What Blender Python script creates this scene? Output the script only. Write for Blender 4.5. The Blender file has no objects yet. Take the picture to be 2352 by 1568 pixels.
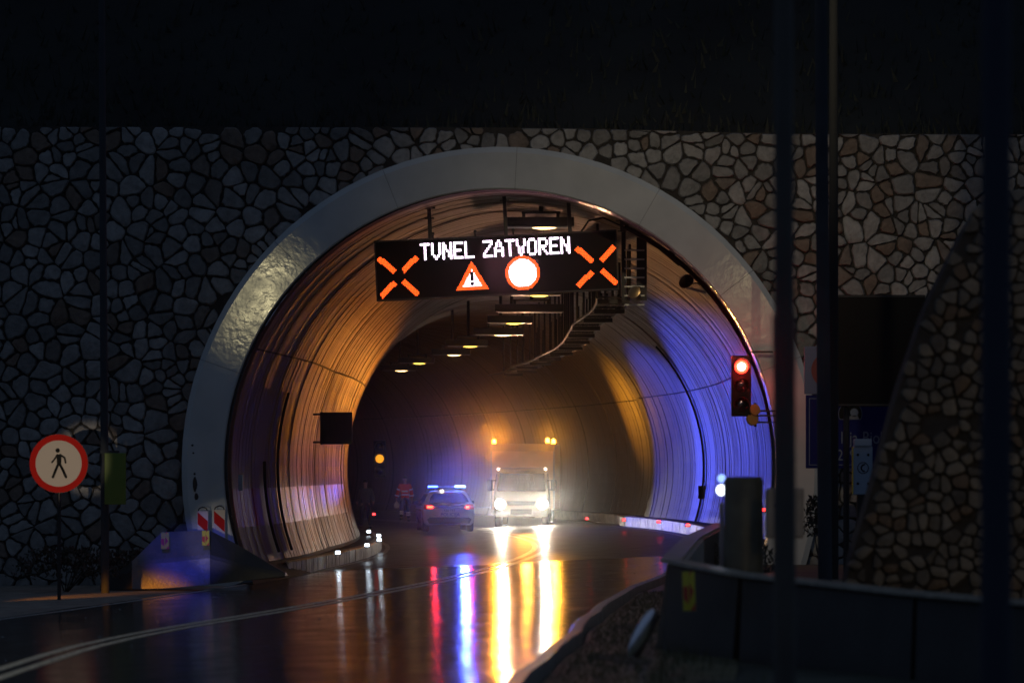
import bpy, bmesh, math, random
from mathutils import Vector, Matrix
random.seed(7)
R = math.radians
SC = bpy.context.scene
COL = SC.collection
F = 8820.0          # focal length in units of a 2352 wide picture (135 mm lens)
HZ = 1079.0         # row of the horizon in that picture
EYE = 2.2

# ---------------------------------------------------------------- camera
cam = bpy.data.cameras.new('camera')
cam.lens = 135; cam.sensor_width = 36
cam.shift_y = (HZ - 784) / 2352
cam.clip_start = 0.5; cam.clip_end = 2000
cam.dof.use_dof = True; cam.dof.focus_distance = 100; cam.dof.aperture_fstop = 1.8
co = bpy.data.objects.new('camera', cam); COL.objects.link(co)
co.location = (0, 0, EYE); co.rotation_euler = (R(90), 0, 0)
SC.camera = co

# ---------------------------------------------------------------- world and exposure
w = bpy.data.worlds.new('World'); SC.world = w; w.use_nodes = True
bg = w.node_tree.nodes['Background']
bg.inputs[0].default_value = (0.24, 0.36, 0.62, 1)
bg.inputs[1].default_value = 0.15
vs = SC.view_settings
vs.view_transform = 'Standard'; vs.look = 'None'; vs.gamma = 1; vs.use_curve_mapping = False
vs.exposure = 0
SC.render.engine = 'CYCLES'
cy = SC.cycles
cy.use_denoising = True
cy.max_bounces = 6; cy.diffuse_bounces = 3; cy.glossy_bounces = 4; cy.volume_bounces = 0
cy.sample_clamp_indirect = 4; cy.sample_clamp_direct = 0
cy.volume_max_steps = 64
cy.light_sampling_threshold = 0.0005

# ---------------------------------------------------------------- inferred and added lights, not tied to a visible lamp body
def lamp(name, kind, loc, energy, color, radius=.1, aim=None, angle=None, blend=.5, parent=None):
    l = bpy.data.lights.new(name, kind); l.energy = energy; l.color = color
    if kind == 'AREA': l.shape = 'DISK'; l.size = radius
    else: l.shadow_soft_size = radius
    o = bpy.data.objects.new(name, l); COL.objects.link(o); o.location = loc
    if aim is not None:
        o.rotation_euler = (Vector(aim) - Vector(loc)).to_track_quat('-Z', 'Y').to_euler()
    if kind == 'SPOT': l.spot_size = R(angle); l.spot_blend = blend
    if parent is not None: o.parent = parent
    return o
# emergency vehicles waiting outside, left of the frame, with blue and amber beacons
lamp('waiting_blue_beacon', 'SPOT', (-5.2, 40, 7.6), 14000, (.04, .06, 1), .10, (-6.55, 77.5, .75), 3.2, .7)
lamp('waiting_amber_beacon', 'SPOT', (-11.0, 67.0, .75), 5200, (1, .33, .02), .12, (-7.2, 77.2, -.62), 9, 1)
lamp('unseen_street_lamp', 'SPOT', (8.0, 4, 9.5), 3200, (1, .74, .42), .3, (6.2, 44, 2.6), 15, 1)  # unseen lamp added to warm the wing wall
lamp('unseen_street_lamp', 'SPOT', (-11.9, -20, 10.4), 80000, (1, .84, .38), .3, (-4.6, 50, 0), 7, 1)
# last two: street lamps behind the camera, seen as highlights on the painted ring
lamp('added_front_spot', 'SPOT', (-2.0, -12, 1.5), 26000, (1, .84, .70), .15, (-4.1, 148, 1.3), 1.4, .8)  # unseen spot added to light the jacket bands and the car rear
lamp('added_front_spot', 'SPOT', (-4.5, -12, 1.2), 60000, (1, .80, .58), .10, (-8.50, 72, 2.32), .9, .3)  # unseen narrow spot added to brighten the no pedestrians sign
lamp('added_front_spot', 'SPOT', (-3.5, -12, 1.2), 30000, (1, .86, .66), .10, (-6.05, 79.5, .85), 1.0, .7)  # unseen narrow spot added to brighten the striped hazard boards
lamp('unseen_street_lamp', 'SPOT', (-11.9, -20, 10.4), 2600, (1, .86, .46), .2, (-5.25, 81, 5.75), 2.1, 1)
lamp('unseen_street_lamp', 'SPOT', (11.7, -20, 10.6), 420, (1, .86, .46), .16, (5.4, 81, 5.9), 2.4, 1)

# ---------------------------------------------------------------- helpers
def P(X, Y, d):
    """point seen at column X, row Y of the 2352 wide picture at distance d"""
    return Vector(((X - 1176) * d / F, d, EYE + (HZ - Y) * d / F))
def lerp(a, b, t): return a + (b - a) * t
def interp(tab, v):
    if v <= tab[0][0]: return tab[0][1]
    for (a, x), (b, y) in zip(tab, tab[1:]):
        if v <= b: return x + (y - x) * (v - a) / (b - a)
    return tab[-1][1]

class MB:
    def __init__(s): s.v = []; s.f = []; s.m = []; s.t = None; s.tone = []
    def face(s, idx, m=0): s.f.append(tuple(idx)); s.m.append(m)
    def add(s, vs, fs, m=0):
        o = len(s.v); s.v += [tuple(v) for v in vs]
        for f in fs: s.face([i + o for i in f], m)
        return o
    def box(s, c, d, rz=0, rx=0, ry=0, m=0, bev=0):
        x, y, z = [k / 2 for k in d]
        M = Matrix.Translation(c) @ Matrix.Rotation(rz, 4, 'Z') @ Matrix.Rotation(ry, 4, 'Y') @ Matrix.Rotation(rx, 4, 'X')
        if bev > 0:
            b = min(bev, x * .9, y * .9, z * .9)
            bm = bmesh.new(); bmesh.ops.create_cube(bm, size=1)
            for v in bm.verts: v.co = Vector((v.co.x * 2 * x, v.co.y * 2 * y, v.co.z * 2 * z))
            bmesh.ops.bevel(bm, geom=bm.edges[:], offset=b, segments=2, affect='EDGES', profile=.6)
            bm.verts.index_update()
            s.add([M @ v.co for v in bm.verts], [[v.index for v in f.verts] for f in bm.faces], m); bm.free()
            return
        vs_ = [M @ Vector((i * x, j * y, k * z)) for i in (-1, 1) for j in (-1, 1) for k in (-1, 1)]
        s.add(vs_, [(0, 1, 3, 2), (4, 6, 7, 5), (0, 4, 5, 1), (2, 3, 7, 6), (0, 2, 6, 4), (1, 5, 7, 3)], m)
    def tube(s, a, b, r0, r1=None, n=12, m=0, cap=True):
        a, b = Vector(a), Vector(b); r1 = r0 if r1 is None else r1
        d = (b - a).normalized(); u = d.orthogonal().normalized(); v = d.cross(u)
        vs_ = []
        for p, r in ((a, r0), (b, r1)):
            for i in range(n):
                t = 2 * math.pi * i / n; vs_.append(p + (u * math.cos(t) + v * math.sin(t)) * r)
        fs = [(i, (i + 1) % n, n + (i + 1) % n, n + i) for i in range(n)]
        if cap: fs += [tuple(range(n - 1, -1, -1)), tuple(range(n, 2 * n))]
        s.add(vs_, fs, m)
    def path(s, pts, r, n=6, m=0):
        for a, b in zip(pts, pts[1:]): s.tube(a, b, r, n=n, m=m)
    def lathe(s, prof, n=20, M=Matrix.Identity(4), m=0):
        vs_ = []
        for r, z in prof:
            for i in range(n):
                t = 2 * math.pi * i / n; vs_.append(M @ Vector((r * math.cos(t), r * math.sin(t), z)))
        fs = []
        for k in range(len(prof) - 1):
            for i in range(n):
                fs.append((k * n + i, k * n + (i + 1) % n, (k + 1) * n + (i + 1) % n, (k + 1) * n + i))
        fs.append(tuple(range(n - 1, -1, -1))); fs.append(tuple(range((len(prof) - 1) * n, len(prof) * n)))
        s.add(vs_, fs, m)
    def prism(s, poly, y0, y1, M=Matrix.Identity(4), m=0):
        """poly in x,z extruded from y0 to y1"""
        n = len(poly)
        vs_ = [M @ Vector((x, y0, z)) for x, z in poly] + [M @ Vector((x, y1, z)) for x, z in poly]
        fs = [(i, (i + 1) % n, n + (i + 1) % n, n + i) for i in range(n)] + [tuple(range(n - 1, -1, -1)), tuple(range(n, 2 * n))]
        s.add(vs_, fs, m)
    def mesh(s, name, mats, smooth=False, angle=None):
        me = bpy.data.meshes.new(name); me.from_pydata(s.v, [], s.f)
        for mt in (mats if isinstance(mats, (list, tuple)) else [mats]): me.materials.append(mt)
        me.polygons.foreach_set('material_index', s.m)
        if smooth: me.polygons.foreach_set('use_smooth', [True] * len(s.f))
        if s.tone:
            a = me.attributes.new('tone', 'FLOAT', 'POINT'); a.data.foreach_set('value', s.tone)
        me.update()
        if smooth and angle is not None: me.set_sharp_from_angle(angle=R(angle))
        return me
    def build(s, name, mats, parent=None, smooth=False, angle=40, fix=True, **kw):
        me = s.mesh(name, mats, smooth, angle)
        if fix:
            bm = bmesh.new(); bm.from_mesh(me); bmesh.ops.recalc_face_normals(bm, faces=bm.faces); bm.to_mesh(me); bm.free()
            if smooth: me.set_sharp_from_angle(angle=R(angle))
        return link(name, me, parent, **kw)

def link(name, me, parent=None, label=None, cat=None, group=None, kind=None, loc=None):
    o = bpy.data.objects.new(name, me); COL.objects.link(o)
    if parent is not None: o.parent = parent
    if loc is not None: o.location = loc
    tag(o, label, cat, group, kind)
    return o
def tag(o, label=None, cat=None, group=None, kind=None):
    if label: o['label'] = label
    if cat: o['category'] = cat
    if group: o['group'] = group
    if kind: o['kind'] = kind
    return o
def thing(name, label, cat, loc=(0, 0, 0), rz=0, group=None, rot=None):
    o = bpy.data.objects.new(name, None); COL.objects.link(o)
    o.location = loc; o.rotation_euler = rot if rot is not None else (0, 0, rz)
    o.empty_display_size = .2
    return tag(o, label, cat, group)
def copy_tree(o, parent=None):
    c = o.copy(); COL.objects.link(c)
    if parent is not None: c.parent = parent
    for ch in [x for x in bpy.data.objects if x.parent == o]: copy_tree(ch, c)
    return c

# ---------------------------------------------------------------- materials
def mat(name, base, rough=.6, metal=0, emit=None, es=0, vary=0, vscale=4, bump=0, bscale=20, spec=.5, coat=0, rvary=0):
    m = bpy.data.materials.new(name); m.use_nodes = True
    nt = m.node_tree; b = nt.nodes['Principled BSDF']
    b.inputs['Base Color'].default_value = (*base, 1)
    b.inputs['Roughness'].default_value = rough; b.inputs['Metallic'].default_value = metal
    b.inputs['Specular IOR Level'].default_value = spec
    if coat: b.inputs['Coat Weight'].default_value = coat; b.inputs['Coat Roughness'].default_value = .1
    if emit: b.inputs['Emission Color'].default_value = (*emit, 1); b.inputs['Emission Strength'].default_value = es
    if vary or bump or rvary:
        g = nt.nodes.new('ShaderNodeNewGeometry')
    if vary:
        n = nt.nodes.new('ShaderNodeTexNoise'); n.inputs['Scale'].default_value = vscale; n.inputs['Detail'].default_value = 6
        nt.links.new(g.outputs['Position'], n.inputs['Vector'])
        r = nt.nodes.new('ShaderNodeMapRange'); r.inputs[1].default_value = .3; r.inputs[2].default_value = .7
        r.inputs[3].default_value = 1 - vary; r.inputs[4].default_value = 1 + vary
        nt.links.new(n.outputs[0], r.inputs[0])
        v = nt.nodes.new('ShaderNodeVectorMath'); v.operation = 'SCALE'; v.inputs[0].default_value = base
        nt.links.new(r.outputs[0], v.inputs['Scale']); nt.links.new(v.outputs[0], b.inputs['Base Color'])
    if rvary:
        n2 = nt.nodes.new('ShaderNodeTexNoise'); n2.inputs['Scale'].default_value = vscale * 1.7; n2.inputs['Detail'].default_value = 5
        nt.links.new(g.outputs['Position'], n2.inputs['Vector'])
        r2 = nt.nodes.new('ShaderNodeMapRange'); r2.inputs[1].default_value = .3; r2.inputs[2].default_value = .7
        r2.inputs[3].default_value = max(.03, rough - rvary); r2.inputs[4].default_value = rough + rvary
        nt.links.new(n2.outputs[0], r2.inputs[0]); nt.links.new(r2.outputs[0], b.inputs['Roughness'])
    if bump:
        n = nt.nodes.new('ShaderNodeTexNoise'); n.inputs['Scale'].default_value = bscale; n.inputs['Detail'].default_value = 6
        nt.links.new(g.outputs['Position'], n.inputs['Vector'])
        bp = nt.nodes.new('ShaderNodeBump'); bp.inputs['Strength'].default_value = bump; bp.inputs['Distance'].default_value = .02
        nt.links.new(n.outputs[0], bp.inputs['Height']); nt.links.new(bp.outputs[0], b.inputs['Normal'])
    return m
def emi(name, c, s): return mat(name, (.0, .0, .0), .5, emit=c, es=s)

def stone_mat(name, dark, light, rust, mul=1):
    m = bpy.data.materials.new(name); m.use_nodes = True; nt = m.node_tree; b = nt.nodes['Principled BSDF']
    a = nt.nodes.new('ShaderNodeAttribute'); a.attribute_name = 'tone'
    cr = nt.nodes.new('ShaderNodeValToRGB'); e = cr.color_ramp.elements
    e[0].position = 0; e[0].color = (*rust, 1)
    e[1].position = 1; e[1].color = (*light, 1)
    for p, c in ((.06, rust), (.12, dark), (.5, tuple((x + y) / 2 for x, y in zip(dark, light)))):
        k = e.new(p); k.color = (*c, 1)
    nt.links.new(a.outputs['Fac'], cr.inputs[0])
    g = nt.nodes.new('ShaderNodeNewGeometry')
    n = nt.nodes.new('ShaderNodeTexNoise'); n.inputs['Scale'].default_value = 6; n.inputs['Detail'].default_value = 8; n.inputs['Roughness'].default_value = .65
    nt.links.new(g.outputs['Position'], n.inputs['Vector'])
    r = nt.nodes.new('ShaderNodeMapRange'); r.inputs[1].default_value = .3; r.inputs[2].default_value = .7; r.inputs[3].default_value = .62 * mul; r.inputs[4].default_value = 1.2 * mul
    nt.links.new(n.outputs[0], r.inputs[0])
    v = nt.nodes.new('ShaderNodeVectorMath'); v.operation = 'SCALE'
    nt.links.new(cr.outputs[0], v.inputs[0]); nt.links.new(r.outputs[0], v.inputs['Scale']); nt.links.new(v.outputs[0], b.inputs['Base Color'])
    b.inputs['Roughness'].default_value = .62
    n2 = nt.nodes.new('ShaderNodeTexNoise'); n2.inputs['Scale'].default_value = 14; n2.inputs['Detail'].default_value = 8
    nt.links.new(g.outputs['Position'], n2.inputs['Vector'])
    bp = nt.nodes.new('ShaderNodeBump'); bp.inputs['Strength'].default_value = .7; bp.inputs['Distance'].default_value = .03
    nt.links.new(n2.outputs[0], bp.inputs['Height']); nt.links.new(bp.outputs[0], b.inputs['Normal'])
    return m

def lining_mat(name, base, rough, rv=.12):
    """board marked concrete: grain runs round the arch (uv: x along the tunnel, y round the arch)"""
    m = bpy.data.materials.new(name); m.use_nodes = True; nt = m.node_tree; b = nt.nodes['Principled BSDF']
    uv = nt.nodes.new('ShaderNodeUVMap')
    mp = nt.nodes.new('ShaderNodeMapping'); mp.inputs['Scale'].default_value = (5.5, .75, 1)
    nt.links.new(uv.outputs[0], mp.inputs[0])
    n = nt.nodes.new('ShaderNodeTexNoise'); n.inputs['Scale'].default_value = 1.6; n.inputs['Detail'].default_value = 8; n.inputs['Roughness'].default_value = .62
    nt.links.new(mp.outputs[0], n.inputs['Vector'])
    mp2 = nt.nodes.new('ShaderNodeMapping'); mp2.inputs['Scale'].default_value = (1.2, .35, 1)
    nt.links.new(uv.outputs[0], mp2.inputs[0])
    n2 = nt.nodes.new('ShaderNodeTexNoise'); n2.inputs['Scale'].default_value = .9; n2.inputs['Detail'].default_value = 5
    nt.links.new(mp2.outputs[0], n2.inputs['Vector'])
    a = nt.nodes.new('ShaderNodeAttribute'); a.attribute_name = 'tone'
    mx = nt.nodes.new('ShaderNodeMath'); mx.operation = 'MULTIPLY_ADD'; mx.inputs[1].default_value = .5
    nt.links.new(n.outputs[0], mx.inputs[0])
    m3 = nt.nodes.new('ShaderNodeMath'); m3.operation = 'MULTIPLY'; m3.inputs[1].default_value = .5
    nt.links.new(n2.outputs[0], m3.inputs[0]); nt.links.new(m3.outputs[0], mx.inputs[2])
    ad = nt.nodes.new('ShaderNodeMath'); ad.operation = 'ADD'
    nt.links.new(mx.outputs[0], ad.inputs[0]); nt.links.new(a.outputs['Fac'], ad.inputs[1])
    r = nt.nodes.new('ShaderNodeMapRange'); r.inputs[1].default_value = .3; r.inputs[2].default_value = .7; r.inputs[3].default_value = .70; r.inputs[4].default_value = 1.25
    nt.links.new(ad.outputs[0], r.inputs[0])
    v = nt.nodes.new('ShaderNodeVectorMath'); v.operation = 'SCALE'; v.inputs[0].default_value = base
    nt.links.new(r.outputs[0], v.inputs['Scale']); nt.links.new(v.outputs[0], b.inputs['Base Color'])
    r2 = nt.nodes.new('ShaderNodeMapRange'); r2.inputs[1].default_value = .3; r2.inputs[2].default_value = .7; r2.inputs[3].default_value = rough - rv; r2.inputs[4].default_value = rough + rv
    nt.links.new(ad.outputs[0], r2.inputs[0]); nt.links.new(r2.outputs[0], b.inputs['Roughness'])
    bp = nt.nodes.new('ShaderNodeBump'); bp.inputs['Strength'].default_value = .25; bp.inputs['Distance'].default_value = .012
    nt.links.new(n.outputs[0], bp.inputs['Height']); nt.links.new(bp.outputs[0], b.inputs['Normal'])
    return m

def road_mat():
    m = bpy.data.materials.new('wet_asphalt'); m.use_nodes = True; nt = m.node_tree; b = nt.nodes['Principled BSDF']
    N = nt.nodes; L = nt.links
    g = N.new('ShaderNodeNewGeometry'); sep = N.new('ShaderNodeSeparateXYZ'); L.new(g.outputs['Position'], sep.inputs[0])
    big = N.new('ShaderNodeTexNoise'); big.inputs['Scale'].default_value = .55; big.inputs['Detail'].default_value = 4
    L.new(g.outputs['Position'], big.inputs['Vector'])
    # y of the wet edge, wandering: rain reaches to about the portal
    ma = N.new('ShaderNodeMath'); ma.operation = 'MULTIPLY_ADD'; ma.inputs[1].default_value = 6; L.new(big.outputs[0], ma.inputs[0]); L.new(sep.outputs[1], ma.inputs[2])
    dry = N.new('ShaderNodeMapRange'); dry.inputs[1].default_value = 92.5; dry.inputs[2].default_value = 95; L.new(ma.outputs[0], dry.inputs[0])
    # roughness
    med = N.new('ShaderNodeTexNoise'); med.inputs['Scale'].default_value = 1.7; med.inputs['Detail'].default_value = 6
    L.new(g.outputs['Position'], med.inputs['Vector'])
    wr = N.new('ShaderNodeMapRange'); wr.inputs[1].default_value = .35; wr.inputs[2].default_value = .7; wr.inputs[3].default_value = .10; wr.inputs[4].default_value = .20; L.new(med.outputs[0], wr.inputs[0])
    dr = N.new('ShaderNodeMapRange'); dr.inputs[1].default_value = .35; dr.inputs[2].default_value = .7; dr.inputs[3].default_value = .30; dr.inputs[4].default_value = .42; L.new(med.outputs[0], dr.inputs[0])
    mixr = N.new('ShaderNodeMix'); mixr.data_type = 'FLOAT'; L.new(dry.outputs[0], mixr.inputs[0]); L.new(wr.outputs[0], mixr.inputs[2]); L.new(dr.outputs[0], mixr.inputs[3])
    L.new(mixr.outputs[0], b.inputs['Roughness'])
    fine = N.new('ShaderNodeTexNoise'); fine.inputs['Scale'].default_value = 60; fine.inputs['Detail'].default_value = 4
    L.new(g.outputs['Position'], fine.inputs['Vector'])
    cr = N.new('ShaderNodeMapRange'); cr.inputs[1].default_value = .3; cr.inputs[2].default_value = .7; cr.inputs[3].default_value = .6; cr.inputs[4].default_value = 1.4; L.new(fine.outputs[0], cr.inputs[0])
    mc = N.new('ShaderNodeMix'); mc.data_type = 'RGBA'; L.new(dry.outputs[0], mc.inputs[0])
    mc.inputs[6].default_value = (.032, .031, .032, 1); mc.inputs[7].default_value = (.10, .088, .075, 1)
    v = N.new('ShaderNodeVectorMath'); v.operation = 'SCALE'; L.new(mc.outputs[2], v.inputs[0]); L.new(cr.outputs[0], v.inputs['Scale']); L.new(v.outputs[0], b.inputs['Base Color'])
    # relief: slow swell plus grain
    sw = N.new('ShaderNodeTexNoise'); sw.inputs['Scale'].default_value = 1.6; sw.inputs['Detail'].default_value = 3; L.new(g.outputs['Position'], sw.inputs['Vector'])
    b1 = N.new('ShaderNodeBump'); b1.inputs['Strength'].default_value = .5; b1.inputs['Distance'].default_value = .02; L.new(sw.outputs[0], b1.inputs['Height'])
    b2 = N.new('ShaderNodeBump'); b2.inputs['Strength'].default_value = .25; b2.inputs['Distance'].default_value = .002; L.new(fine.outputs[0], b2.inputs['Height']); L.new(b1.outputs[0], b2.inputs['Normal'])
    L.new(b2.outputs[0], b.inputs['Normal'])
    b.inputs['Specular IOR Level'].default_value = .5
    return m

M = {}
M['road'] = road_mat()
M['paint_line'] = mat('worn_white_paint', (.62, .62, .58), .3, vary=.5, vscale=9, bump=.2, bscale=60, rvary=.1)
M['lining'] = lining_mat('board_marked_concrete', (.19, .14, .10), .52, .07)
M['lining_red'] = lining_mat('red_band_paint', (.20, .030, .022), .38)
M['lining_white'] = lining_mat('white_band_paint', (.42, .38, .33), .36)
M['joint'] = mat('joint_concrete', (.035, .03, .027), .8)
M['ring'] = mat('painted_ring_concrete', (.50, .52, .50), .105, vary=.10, vscale=1.2, bump=.09, bscale=7, rvary=.03)
M['ringjoint'] = mat('ring_joint', (.20, .20, .20), .8)
M['stone'] = stone_mat('limestone', (.15, .145, .135), (.34, .33, .31), (.18, .13, .095))
M['stone2'] = stone_mat('rough_limestone', (.08, .068, .05), (.22, .185, .13), (.13, .085, .045))
M['mortar'] = mat('dark_mortar', (.034, .031, .027), .9, vary=.3, vscale=12, bump=.5, bscale=30)
M['concrete'] = mat('weathered_concrete', (.26, .25, .23), .6, vary=.25, vscale=2.5, bump=.3, bscale=25)
M['barrier'] = mat('wet_barrier_concrete', (.028, .027, .024), .5, vary=.35, vscale=1.8, bump=.3, bscale=22)
M['kerb'] = mat('kerb_concrete', (.62, .58, .50), .42, vary=.3, vscale=5, bump=.4, bscale=30)
M['walk'] = mat('dark_walkway', (.040, .036, .032), .4, vary=.3, vscale=3, bump=.3, bscale=20)
M['verge'] = mat('muddy_verge', (.05, .055, .035), .75, vary=.5, vscale=1.4, bump=.6, bscale=9)
M['gravel'] = mat('pale_gravel_shoulder', (.22, .21, .17), .6, vary=.4, vscale=3, bump=.6, bscale=26)
M['hill'] = mat('dark_hillside', (.008, .0095, .007), .9, vary=.6, vscale=.35, bump=.8, bscale=2)
M['rock'] = mat('hill_rock', (.16, .155, .15), .8, vary=.3, vscale=2, bump=.7, bscale=5)
M['leaf'] = mat('dark_leaves', (.014, .018, .009), .7, vary=.5, vscale=3)
M['grass'] = mat('wet_grass', (.075, .08, .03), .5, vary=.5, vscale=3)
M['pole'] = mat('galvanised_pole', (.035, .042, .05), .85, 0, vary=.2, vscale=2)
M['polew'] = mat('painted_pole_warm', (.07, .065, .055), .5, .1, vary=.2, vscale=2)
M['black'] = mat('black_metal', (.006, .006, .006), .6, spec=.15)
M['dark'] = mat('dark_steel', (.035, .033, .032), .45, .5)
M['steel'] = mat('zinc_steel', (.34, .33, .31), .35, .8)
M['rubber'] = mat('tyre_rubber', (.012, .012, .012), .8)
M['blueband'] = mat('dark_blue_livery', (.015, .03, .16), .3)
M['carpaint'] = mat('white_car_paint', (.62, .62, .63), .22, coat=.6)
M['truckpaint'] = mat('truck_white_paint', (.40, .30, .18), .35)
M['truckbox'] = mat('truck_box_panel', (.62, .42, .24), .4, vary=.06, vscale=2)
M['glass'] = mat('dark_glass', (.008, .009, .012), .06, spec=.7)
M['signred'] = mat('sign_red', (.60, .012, .006), .6, spec=.1)
M['signwhite'] = mat('sign_cream', (.70, .60, .48), .6, spec=.1)
M['signblue'] = mat('sign_blue', (.006, .010, .09), .6, spec=.1)
M['signpale'] = mat('sign_pale_text', (.15, .17, .22), .6, spec=.1)
M['yellow'] = mat('reflector_yellow', (.75, .62, .02), .35)
M['red'] = mat('reflector_red', (.62, .03, .015), .35)
M['lime'] = mat('lime_plate', (.13, .20, .02), .5)
M['greybox'] = mat('grey_cabinet', (.36, .31, .25), .5, vary=.15, vscale=6)
M['olive'] = mat('olive_post', (.085, .085, .055), .5, vary=.25, vscale=6)
M['phonebox'] = mat('phone_cabinet_paint', (.30, .36, .44), .45)
M['orangecloth'] = mat('hivis_red_cloth', (.75, .06, .015), .8, bump=.3, bscale=18)
M['reflective'] = mat('silver_reflective', (.85, .85, .85), .35, emit=None)
M['darkcloth'] = mat('navy_cloth', (.012, .013, .018), .85)
M['greycloth'] = mat('grey_shirt', (.055, .055, .055), .85)
M['skin'] = mat('skin', (.42, .24, .17), .5)
M['hair'] = mat('dark_hair', (.012, .009, .007), .7)
M['bag'] = mat('white_bag', (.55, .50, .45), .7)
# things that give off light
M['e_white'] = emi('led_white', (1, .80, 1), 5.5)
M['e_red'] = emi('led_red', (1, .055, .018), 3.2)
M['e_orange'] = emi('led_orange', (1, .085, .009), 3.8)
M['e_amber'] = emi('amber_beacon_glow', (1, .42, .04), 16)
M['e_blue'] = emi('blue_beacon_glow', (.34, .62, 1), 6)
M['e_blue2'] = emi('blue_beacon_dim', (.06, .16, 1), 12)
M['e_head'] = emi('headlight_glow', (1, .93, .78), 18)
M['e_tail'] = emi('tail_glow', (1, .06, .02), 9)
M['e_signalred'] = emi('signal_red_glow', (1, .028, .012), 11)
M['e_bulb'] = emi('signal_bulb', (1, .55, .35), 14)
M['e_signalamber'] = emi('signal_amber_glow', (1, .36, .015), 1.2)
M['e_lampw'] = emi('tunnel_lamp_white', (1, .60, .24), 7)
M['e_lampy'] = emi('tunnel_lamp_yellow', (1, .62, .09), 5)
M['e_stud'] = emi('white_stud_glow', (.72, .86, 1), 10)
M['e_studr'] = emi('red_stud_glow', (1, .03, .03), 8)
M['e_marker'] = emi('marker_glow', (1, .9, .7), 7)

# ---------------------------------------------------------------- course of the road
CX = [(30, -5.6), (40, -5.6), (48, -5.35), (53, -4.8), (59, -3.8), (66, -2.75), (77, -1.33), (84, -.62), (90, -.10), (96, .30), (102, .62), (107, .80), (112, .86), (118, .76), (124, .50), (130, .05), (136, -.62), (142, -1.35)]
def smooth_cx(y):
    if y > 138: return .86 - (y - 111.5) ** 2 / 500 + .12
    return (interp(CX, y - 2) + 2 * interp(CX, y) + interp(CX, y + 2)) / 4
BANK = .045
def rz(d): return BANK * max(-5.6, min(5.6, d))
def axis_x(y): return smooth_cx(y) + interp([(81, .75), (92, .5), (100, .12), (110, .0), (300, .0)], y)
AZ = 2.28
RAD = 5.80

# road surface strips
def strip(name, lo, hi, y0, y1, dy, dz, m, nx=6, zf=None, **kw):
    mb = MB(); ys = []; y = y0
    while y < y1: ys.append(y); y += dy
    ys.append(y1)
    for y in ys:
        a, b = lo(y), hi(y)
        for i in range(nx + 1):
            d = lerp(a, b, i / nx)
            mb.v.append((smooth_cx(y) + d, y, (rz(d) if zf is None else zf(d, y)) + dz))
    n = nx + 1
    for j in range(len(ys) - 1):
        for i in range(nx): mb.face((j * n + i, j * n + i + 1, (j + 1) * n + i + 1, (j + 1) * n + i))
    return mb.build(name, m, smooth=True, fix=False, **kw)
RE = [(20, 5.0), (35, 5.6), (37.7, 5.82), (44, 6.12), (50, 6.12), (55, 5.8), (61, 5.3), (70, 4.97), (81, 4.7), (300, 4.7)]
LE = [(20, -5.6), (63.5, -5.3), (75, -5.1), (88, -4.85), (300, -4.85)]
strip('road', lambda y: interp(LE, y), lambda y: interp(RE, y), 12, 215, 1.5, 0, M['road'], nx=12, kind='structure')
for off in (-.17, .17):
    strip('centre_line', lambda y: off - .085, lambda y: off + .085, 12, 200, 1, .005, M['paint_line'], nx=1, kind='structure')
strip('edge_line', lambda y: interp(LE, y) + .22, lambda y: interp(LE, y) + .36, 12, 200, 1, .005, M['paint_line'], nx=1, kind='structure')
strip('edge_line', lambda y: interp(RE, y) - .40, lambda y: interp(RE, y) - .27, 78, 200, 1, .005, M['paint_line'], nx=1, kind='structure')
# terrain: one sheet out to the horizon, dipping under the road
mb = MB()
xs = [-900, -300, -120, -60, -30, -18, -12, -9, 0, 9, 12, 18, 30, 60, 120, 300, 900]
ys = [-300, -100, -30, 0, 20, 40, 60, 80, 120, 200, 260, 500, 1500]
for y in ys:
    for x in xs: mb.v.append((x, y, -.62))
for j in range(len(ys) - 1):
    for i in range(len(xs) - 1):
        k = j * len(xs) + i; mb.face((k, k + 1, k + len(xs) + 1, k + len(xs)))
mb.build('ground', M['verge'], kind='structure', fix=False)
# pale shoulder on the left, verge on the right
def zleft(d, y): return rz(-5.5) + .02 - max(0, -d - 9.5) * .05 + .01 * math.sin(d * 3 + y)
strip('shoulder', lambda y: -16, lambda y: interp(LE, y), 20, 81.3, 2, -.006, M['gravel'], nx=10, zf=zleft, kind='structure')
def zright(d, y): return rz(5.5) - .03 + .012 * math.sin(d * 4 + y * .7)
strip('verge', lambda y: interp(RE, y) + .18, lambda y: 20, 20, 81.3, 2, 0, M['verge'], nx=12, zf=zright, kind='structure')
strip('grass_strip', lambda y: interp(RE, y) + .2, lambda y: interp(RE, y) + 2.0, 24, 74, 1, .012, mat('wet_olive_ground', (.13, .12, .055), .42, vary=.5, vscale=2, bump=.8, bscale=14), nx=6, zf=zright, kind='structure')

# ---------------------------------------------------------------- kerb stones in the foreground (right) as parts of one kerb
def kerb(name, edge, y0, y1, step, wdt, h, sgn, m, label, gap=.012, batter=.02, top=None):
    root = thing(name, label, 'kerb')
    y = y0; k = 0
    while y < y1:
        ya, yb = y + gap / 2, y + step - gap / 2
        mb = MB(); vv = []
        jit = random.uniform(-.006, .006)
        hh = h(y) if callable(h) else h
        for yy in (ya, yb):
            d = edge(yy); x = smooth_cx(yy)
            z0 = rz(d)
            pts = [(d, -.12), (d, hh - .03), (d + sgn * (.02 + batter), hh), (d + sgn * wdt, hh), (d + sgn * wdt, -.12)]
            vv += [(x + a + jit, yy, z0 + b) for a, b in pts]
        n = 5
        mb.add(vv, [(i, (i + 1) % n, n + (i + 1) % n, n + i) for i in range(n)] + [(4, 3, 2, 1, 0), (5, 6, 7, 8, 9)])
        mb.build('kerb_stone', m, root)
        y += step; k += 1
    return root
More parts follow.
